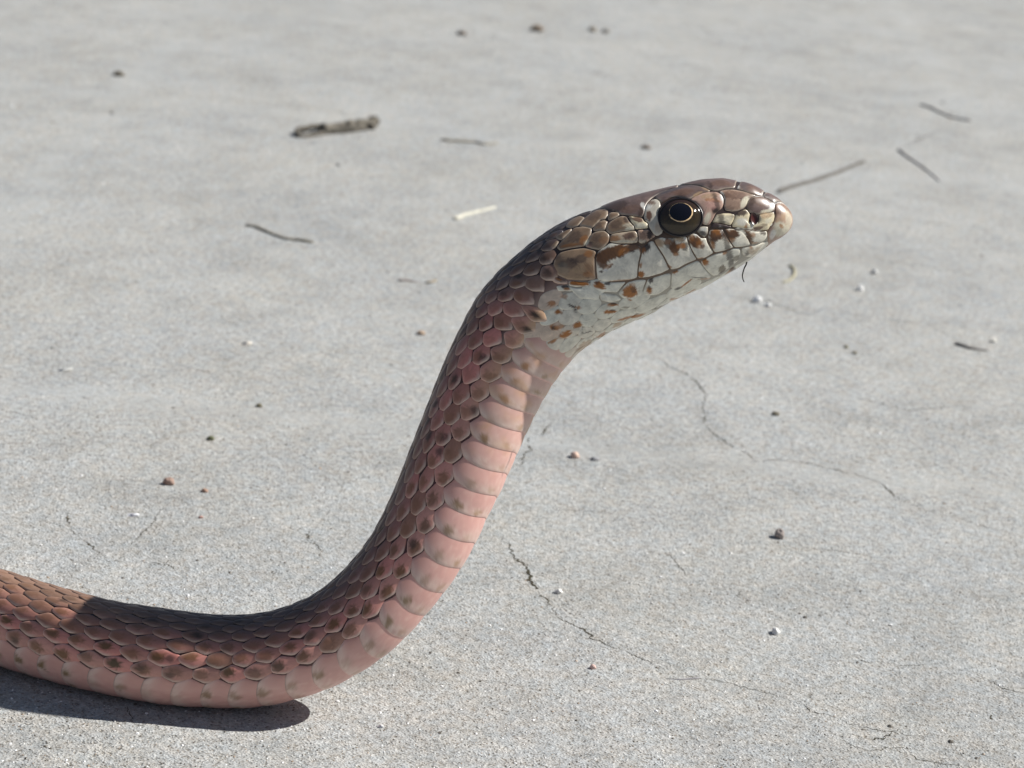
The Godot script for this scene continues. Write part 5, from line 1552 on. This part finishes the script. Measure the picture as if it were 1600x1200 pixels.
func _build_litter() -> void:
	_bark(Vector2(-76.29, -406.19), Vector2(-51.54, -431.45), 0.21)
	_pebble(Vector2(50.99, -50.51), Vector3(0.83, 0.68, 0.7), Color(.78, .78, .76), 3, "white angular stone chip on the concrete below the grey pebble", "")
	_pebble(Vector2(55.16, -98.27), Vector3(1.03, 1.15, 0.88), Color(.36, .31, .28), 5, "grey pinkish pebble with a hollow side, largest pebble right of the snake", "")
	_pebble(Vector2(14.62, -131.87), Vector3(0.93, 0.76, 0.79), Color(.72, .52, .42), 7, "pale orange pebble beside the raised neck of the snake", "")
	_pebble(Vector2(18.92, -131.61), Vector3(0.86, 0.44, 0.73), Color(.33, .33, .34), 8, "low grey stone speck just right of the pale orange pebble", "")
	_pebble(Vector2(18.45, -27.52), Vector3(0.53, 0.46, 0.45), Color(.7, .5, .44), 9, "small pink pebble below the long crack in the foreground", "")
	_pebble(Vector2(-64, -92.66), Vector3(1.09, 0.86, 0.93), Color(.36, .25, .2), 11, "reddish brown pebble on the concrete above the snake's back", "")
	_pebble(Vector2(-56.66, -90.25), Vector3(0.64, 0.42, 0.54), Color(.42, .27, .2), 12, "tiny reddish pebble right of the reddish brown pebble", "")
	_pebble(Vector2(-55.28, -76.61), Vector3(0.43, 0.24, 0.37), Color(.45, .27, .23), 13, "tiny red crumb below the two reddish pebbles", "")
	_pebble(Vector2(91.1, -289.77), Vector3(0.9, 1.09, 0.77), Color(.85, .85, .83), 15, "small white pebble out of focus right of the snake's snout", "")
	_pebble(Vector2(97.16, -309.9), Vector3(0.93, 0.8, 0.79), Color(.62, .62, .6), 16, "dull white crumb up right of the small white pebble", "")
	_pebble(Vector2(61.65, -267.86), Vector3(1.29, 1.08, 1.1), Color(.85, .85, .84), 17, "bright white lump of grit under the snake's chin", "")
	_pebble(Vector2(64.29, -264.62), Vector3(0.8, 0.61, 0.68), Color(.8, .8, .78), 18, "smaller white crumb touching the bright lump under the chin", "")
	_pebble(Vector2(121.66, -253.65), Vector3(0.84, 0.51, 0.72), Color(.75, .73, .66), 19, "pale crumb right of the dark twig at the right edge", "")
	_pebble(Vector2(-22.8, -207.45), Vector3(1, 0.66, 0.85), Color(.5, .38, .28), 20, "small brown crumb left of the snake's neck", "")
	_pebble(Vector2(-4.71, -647.34), Vector3(2.61, 1.49, 2.22), Color(.22, .17, .12), 21, "dark brown crumb at the top of the photo", "")
	_pebble(Vector2(18.03, -659.85), Vector3(1.57, 1.24, 1.33), Color(.3, .26, .2), 22, "left one of two dim brown crumbs near the top edge", "")
	_pebble(Vector2(23.65, -660.18), Vector3(1.69, 1.11, 1.44), Color(.34, .32, .28), 23, "right one of two dim brown crumbs near the top edge", "")
	_pebble(Vector2(-144.67, -471.17), Vector3(1.9, 1.02, 1.62), Color(.16, .14, .1), 24, "black brown seed on the concrete in the upper left corner", "")
	_pebble(Vector2(36.06, -442.97), Vector3(1.55, 0.88, 1.32), Color(.3, .26, .22), 25, "dull brown crumb above the snake's head", "")
	_pebble(Vector2(-34.49, -619.79), Vector3(1.81, 1.23, 1.54), Color(.28, .24, .2), 26, "dim brown crumb at the top left of the dark brown crumb", "")
	_pebble(Vector2(-53.09, -142.88), Vector3(0.63, 0.47, 0.54), Color(.2, .18, .12), 27, "tiny dark crumb left of the snake above the reddish pebbles", "")
	_pebble(Vector2(-59.92, -119.16), Vector3(0.68, 0.51, 0.58), Color(.17, .18, .1), 28, "tiny olive crumb between the reddish pebbles and the dark crumb", "")
	_pebble(Vector2(59.85, -174.29), Vector3(0.91, 0.46, 0.77), Color(.2, .18, .13), 29, "dark flat crumb on the open concrete right of the neck", "")
	_pebble(Vector2(81.71, -233.79), Vector3(0.68, 0.43, 0.58), Color(.3, .28, .2), 30, "front one of two faint crumbs below the white pebble", "")
	_pebble(Vector2(83.3, -228.96), Vector3(0.6, 0.43, 0.51), Color(.3, .27, .2), 32, "rear one of two faint crumbs below the white pebble", "")
	_pebble(Vector2(12.29, -58.44), Vector3(0.69, 0.49, 0.58), Color(.8, .79, .75), 33, "white grit grain beside the long crack", "")
	_flake(Vector2(-67.86, -74.27), 2.98, 0.62, 2, Color(.85, .86, .88), "flat white flake on the concrete above the snake's shadowed back")
	_flake(Vector2(-62.12, -185.49), 3.66, 1.07, 14, Color(.8, .74, .64), "pale cream flake tilted over its own shadow left of the neck")
	_flake(Vector2(-14.9, 2.29), 1.11, 0.4, -10, Color(.85, .85, .85), "tiny white flake on the foreground concrete right of the snake's shadow")
	_flake(Vector2(-97.59, -152.31), 5.01, 0.74, 25, Color(.6, .6, .57), "faint pale sliver near the left edge")
	_twig("twig", [Vector2(-31.21, -421.75), Vector2(-27.47, -421.65), Vector2(-23.78, -422.49), Vector2(-20.08, -423.34), Vector2(-17.11, -421.89), Vector2(-12.86, -424.94)], 0.63, 0.42, Color(.33, .3, .24), 0, "thin broken brown twig right of the bark fragment, out of focus", "twig")
	_twig("twig", [Vector2(-76.26, -290.51), Vector2(-73.36, -289.63), Vector2(-68.38, -284.75), Vector2(-64.53, -281.54), Vector2(-60.53, -281.16), Vector2(-56.62, -280.07)], 0.47, 0.54, Color(.27, .25, .2), 0, "bent dark brown twig lying left of the snake's head", "twig")
	_twig("twig", [Vector2(76.4, -397.31), Vector2(83.39, -409.21), Vector2(87.4, -415.48), Vector2(94.19, -426.77), Vector2(100.51, -438.07), Vector2(105.88, -449.15), Vector2(110.15, -456.98)], 0.76, 0.57, Color(.12, .11, .095), 0, "long dark twig pointing at the snake's snout", "twig")
	_twig("twig", [Vector2(124.75, -483.05), Vector2(126.94, -471.91), Vector2(129.73, -459.41), Vector2(131.7, -449.77), Vector2(132.91, -438.15)], 0.62, 0.41, Color(.42, .4, .38), 0, "dim slanted twig in the upper right between two others", "twig")
	_twig("twig", [Vector2(143.71, -571.54), Vector2(147.32, -567.3), Vector2(150.36, -559.22), Vector2(153.8, -552.68), Vector2(160.15, -550.07)], 0.63, 0.63, Color(.42, .4, .37), 0, "dim flat twig highest in the upper right corner", "twig")
	_twig("twig", [Vector2(-31.82, -252.6), Vector2(-28.89, -253.13), Vector2(-26.88, -252.69)], 0.5, 0.25, Color(.3, .26, .24), 0, "left piece of a faint snapped twig left of the neck", "twig")
	_twig("twig", [Vector2(-24.91, -252.85), Vector2(-23.3, -253.48), Vector2(-22, -256.45)], 0.42, 0.33, Color(.28, .24, .18), 0, "right piece of a faint snapped twig left of the neck", "twig")
	_twig("twig", [Vector2(110.88, -247.53), Vector2(112.35, -246.39), Vector2(114.68, -244.45), Vector2(119.06, -244.35)], 0.61, 0.18, Color(.16, .15, .14), 0, "short black twig with a thick end at the right edge", "twig")
	_twig("twig", [Vector2(30.74, -26.49), Vector2(32.9, -26.77), Vector2(35.63, -27.7), Vector2(36.42, -28.4)], 0.13, 0.21, Color(.3, .29, .3), 0, "grey hair thin stem at the end of the long crack", "twig")
	_twig("twig", [Vector2(73.39, -308.58), Vector2(74.42, -303.58), Vector2(73.75, -297.31), Vector2(71.76, -291.94), Vector2(69.81, -289.23)], 0.51, 0.34, Color(.4, .37, .26), 0, "faint curled tan fibre on the concrete right of the chin", "twig")
	_twig("straw", [Vector2(-21.03, -319.97), Vector2(-18.59, -325.52), Vector2(-15.2, -331.55), Vector2(-9.99, -340.02)], 0.73, 0.37, Color(.6, .58, .49), 0, "pale yellow straw with a cut end above the snake's neck", "straw")
	_fibre([Vector3(34.37, 74.58, -20.53), Vector3(34.31, 74.19, -20.4), Vector3(34.07, 73.6, -20.21), Vector3(33.94, 73.01, -20.02), Vector3(33.9, 72.44, -19.83), Vector3(34.06, 71.88, -19.65), Vector3(34.3, 71.52, -19.54)])


func _build_grains() -> void:
	# sand grains set in the slab's worn surface: pale quartz, dark and rusty grains
	var st := SurfaceTool.new()
	st.begin(Mesh.PRIMITIVE_TRIANGLES)
	st.set_smooth_group(-1)
	var top := Vector3(0.1, 0.8, -0.1)
	var ring := [Vector3(1, 0, 0.2), Vector3(0.3, 0.1, 0.9), Vector3(-0.8, 0.05, 0.5), Vector3(-0.7, 0, -0.7), Vector3(0.4, 0.1, -0.9)]
	for i in 5:
		var a: Vector3 = ring[i]
		var b: Vector3 = ring[(i + 1) % 5]
		for p in [top, a, b] if Plane(top, a, b).normal.y > 0.0 else [top, b, a]:
			st.add_vertex(p)
		var dn := Vector3(0, -0.7, 0)
		for p in [dn, a, b] if Plane(dn, a, b).normal.y < 0.0 else [dn, b, a]:
			st.add_vertex(p)
	st.generate_normals()
	var mesh := st.commit()
	var m := StandardMaterial3D.new()
	m.vertex_color_use_as_albedo = true
	m.roughness = 0.5
	var many := MultiMesh.new()
	many.transform_format = MultiMesh.TRANSFORM_3D
	many.use_colors = true
	many.mesh = mesh
	var count := 64000
	many.instance_count = count
	rng.seed = 2024
	for i in count:
		var far := pow(rng.randf(), 2.6)
		var z := lerpf(30.0, -900.0, far)
		var x := rng.randf_range(-1.0, 1.0) * (78.0 + (30.0 - z) * 0.22)
		var size := rng.randf_range(0.05, 0.13) * (1.0 + 0.9 * pow(rng.randf(), 6.0))
		if i >= 63300:
			# the odd coarser crumb, spread evenly over the slab
			z = lerpf(30.0, -900.0, pow(rng.randf(), 1.5))
			x = rng.randf_range(-1.0, 1.0) * (78.0 + (30.0 - z) * 0.22)
			size = rng.randf_range(0.16, 0.34) + 0.3 * maxf(0.0, -z / 900.0)
		var kind := rng.randf()
		var c := Color(0.66, 0.65, 0.62)
		if kind < 0.3:
			c = Color(0.12, 0.105, 0.085)
			if kind < 0.02:
				size *= 1.8
		elif kind < 0.42:
			c = Color(0.36, 0.27, 0.19)
		elif kind < 0.7:
			c = Color(0.42, 0.41, 0.39)
		elif kind > 0.972:
			c = Color(0.85, 0.85, 0.84)
			size *= rng.randf_range(1.2, 2.2)
		var basis := Basis.from_euler(Vector3(rng.randf_range(-0.5, 0.5), rng.randf() * TAU, rng.randf_range(-0.5, 0.5))).scaled(Vector3(size, size * 0.7, size * rng.randf_range(0.7, 1.5)) * MM)
		many.set_instance_transform(i, Transform3D(basis, _on_ground(Vector2(x, z), size * 0.1)))
		many.set_instance_color(i, c)
	var o := MultiMeshInstance3D.new()
	o.name = "sand_grains"
	o.multimesh = many
	o.material_override = m
	o.set_meta("kind", "stuff")
	o.set_meta("label", "fine pale and dark sand grains in the worn concrete surface")
	o.set_meta("category", "sand")
	add_child(o)
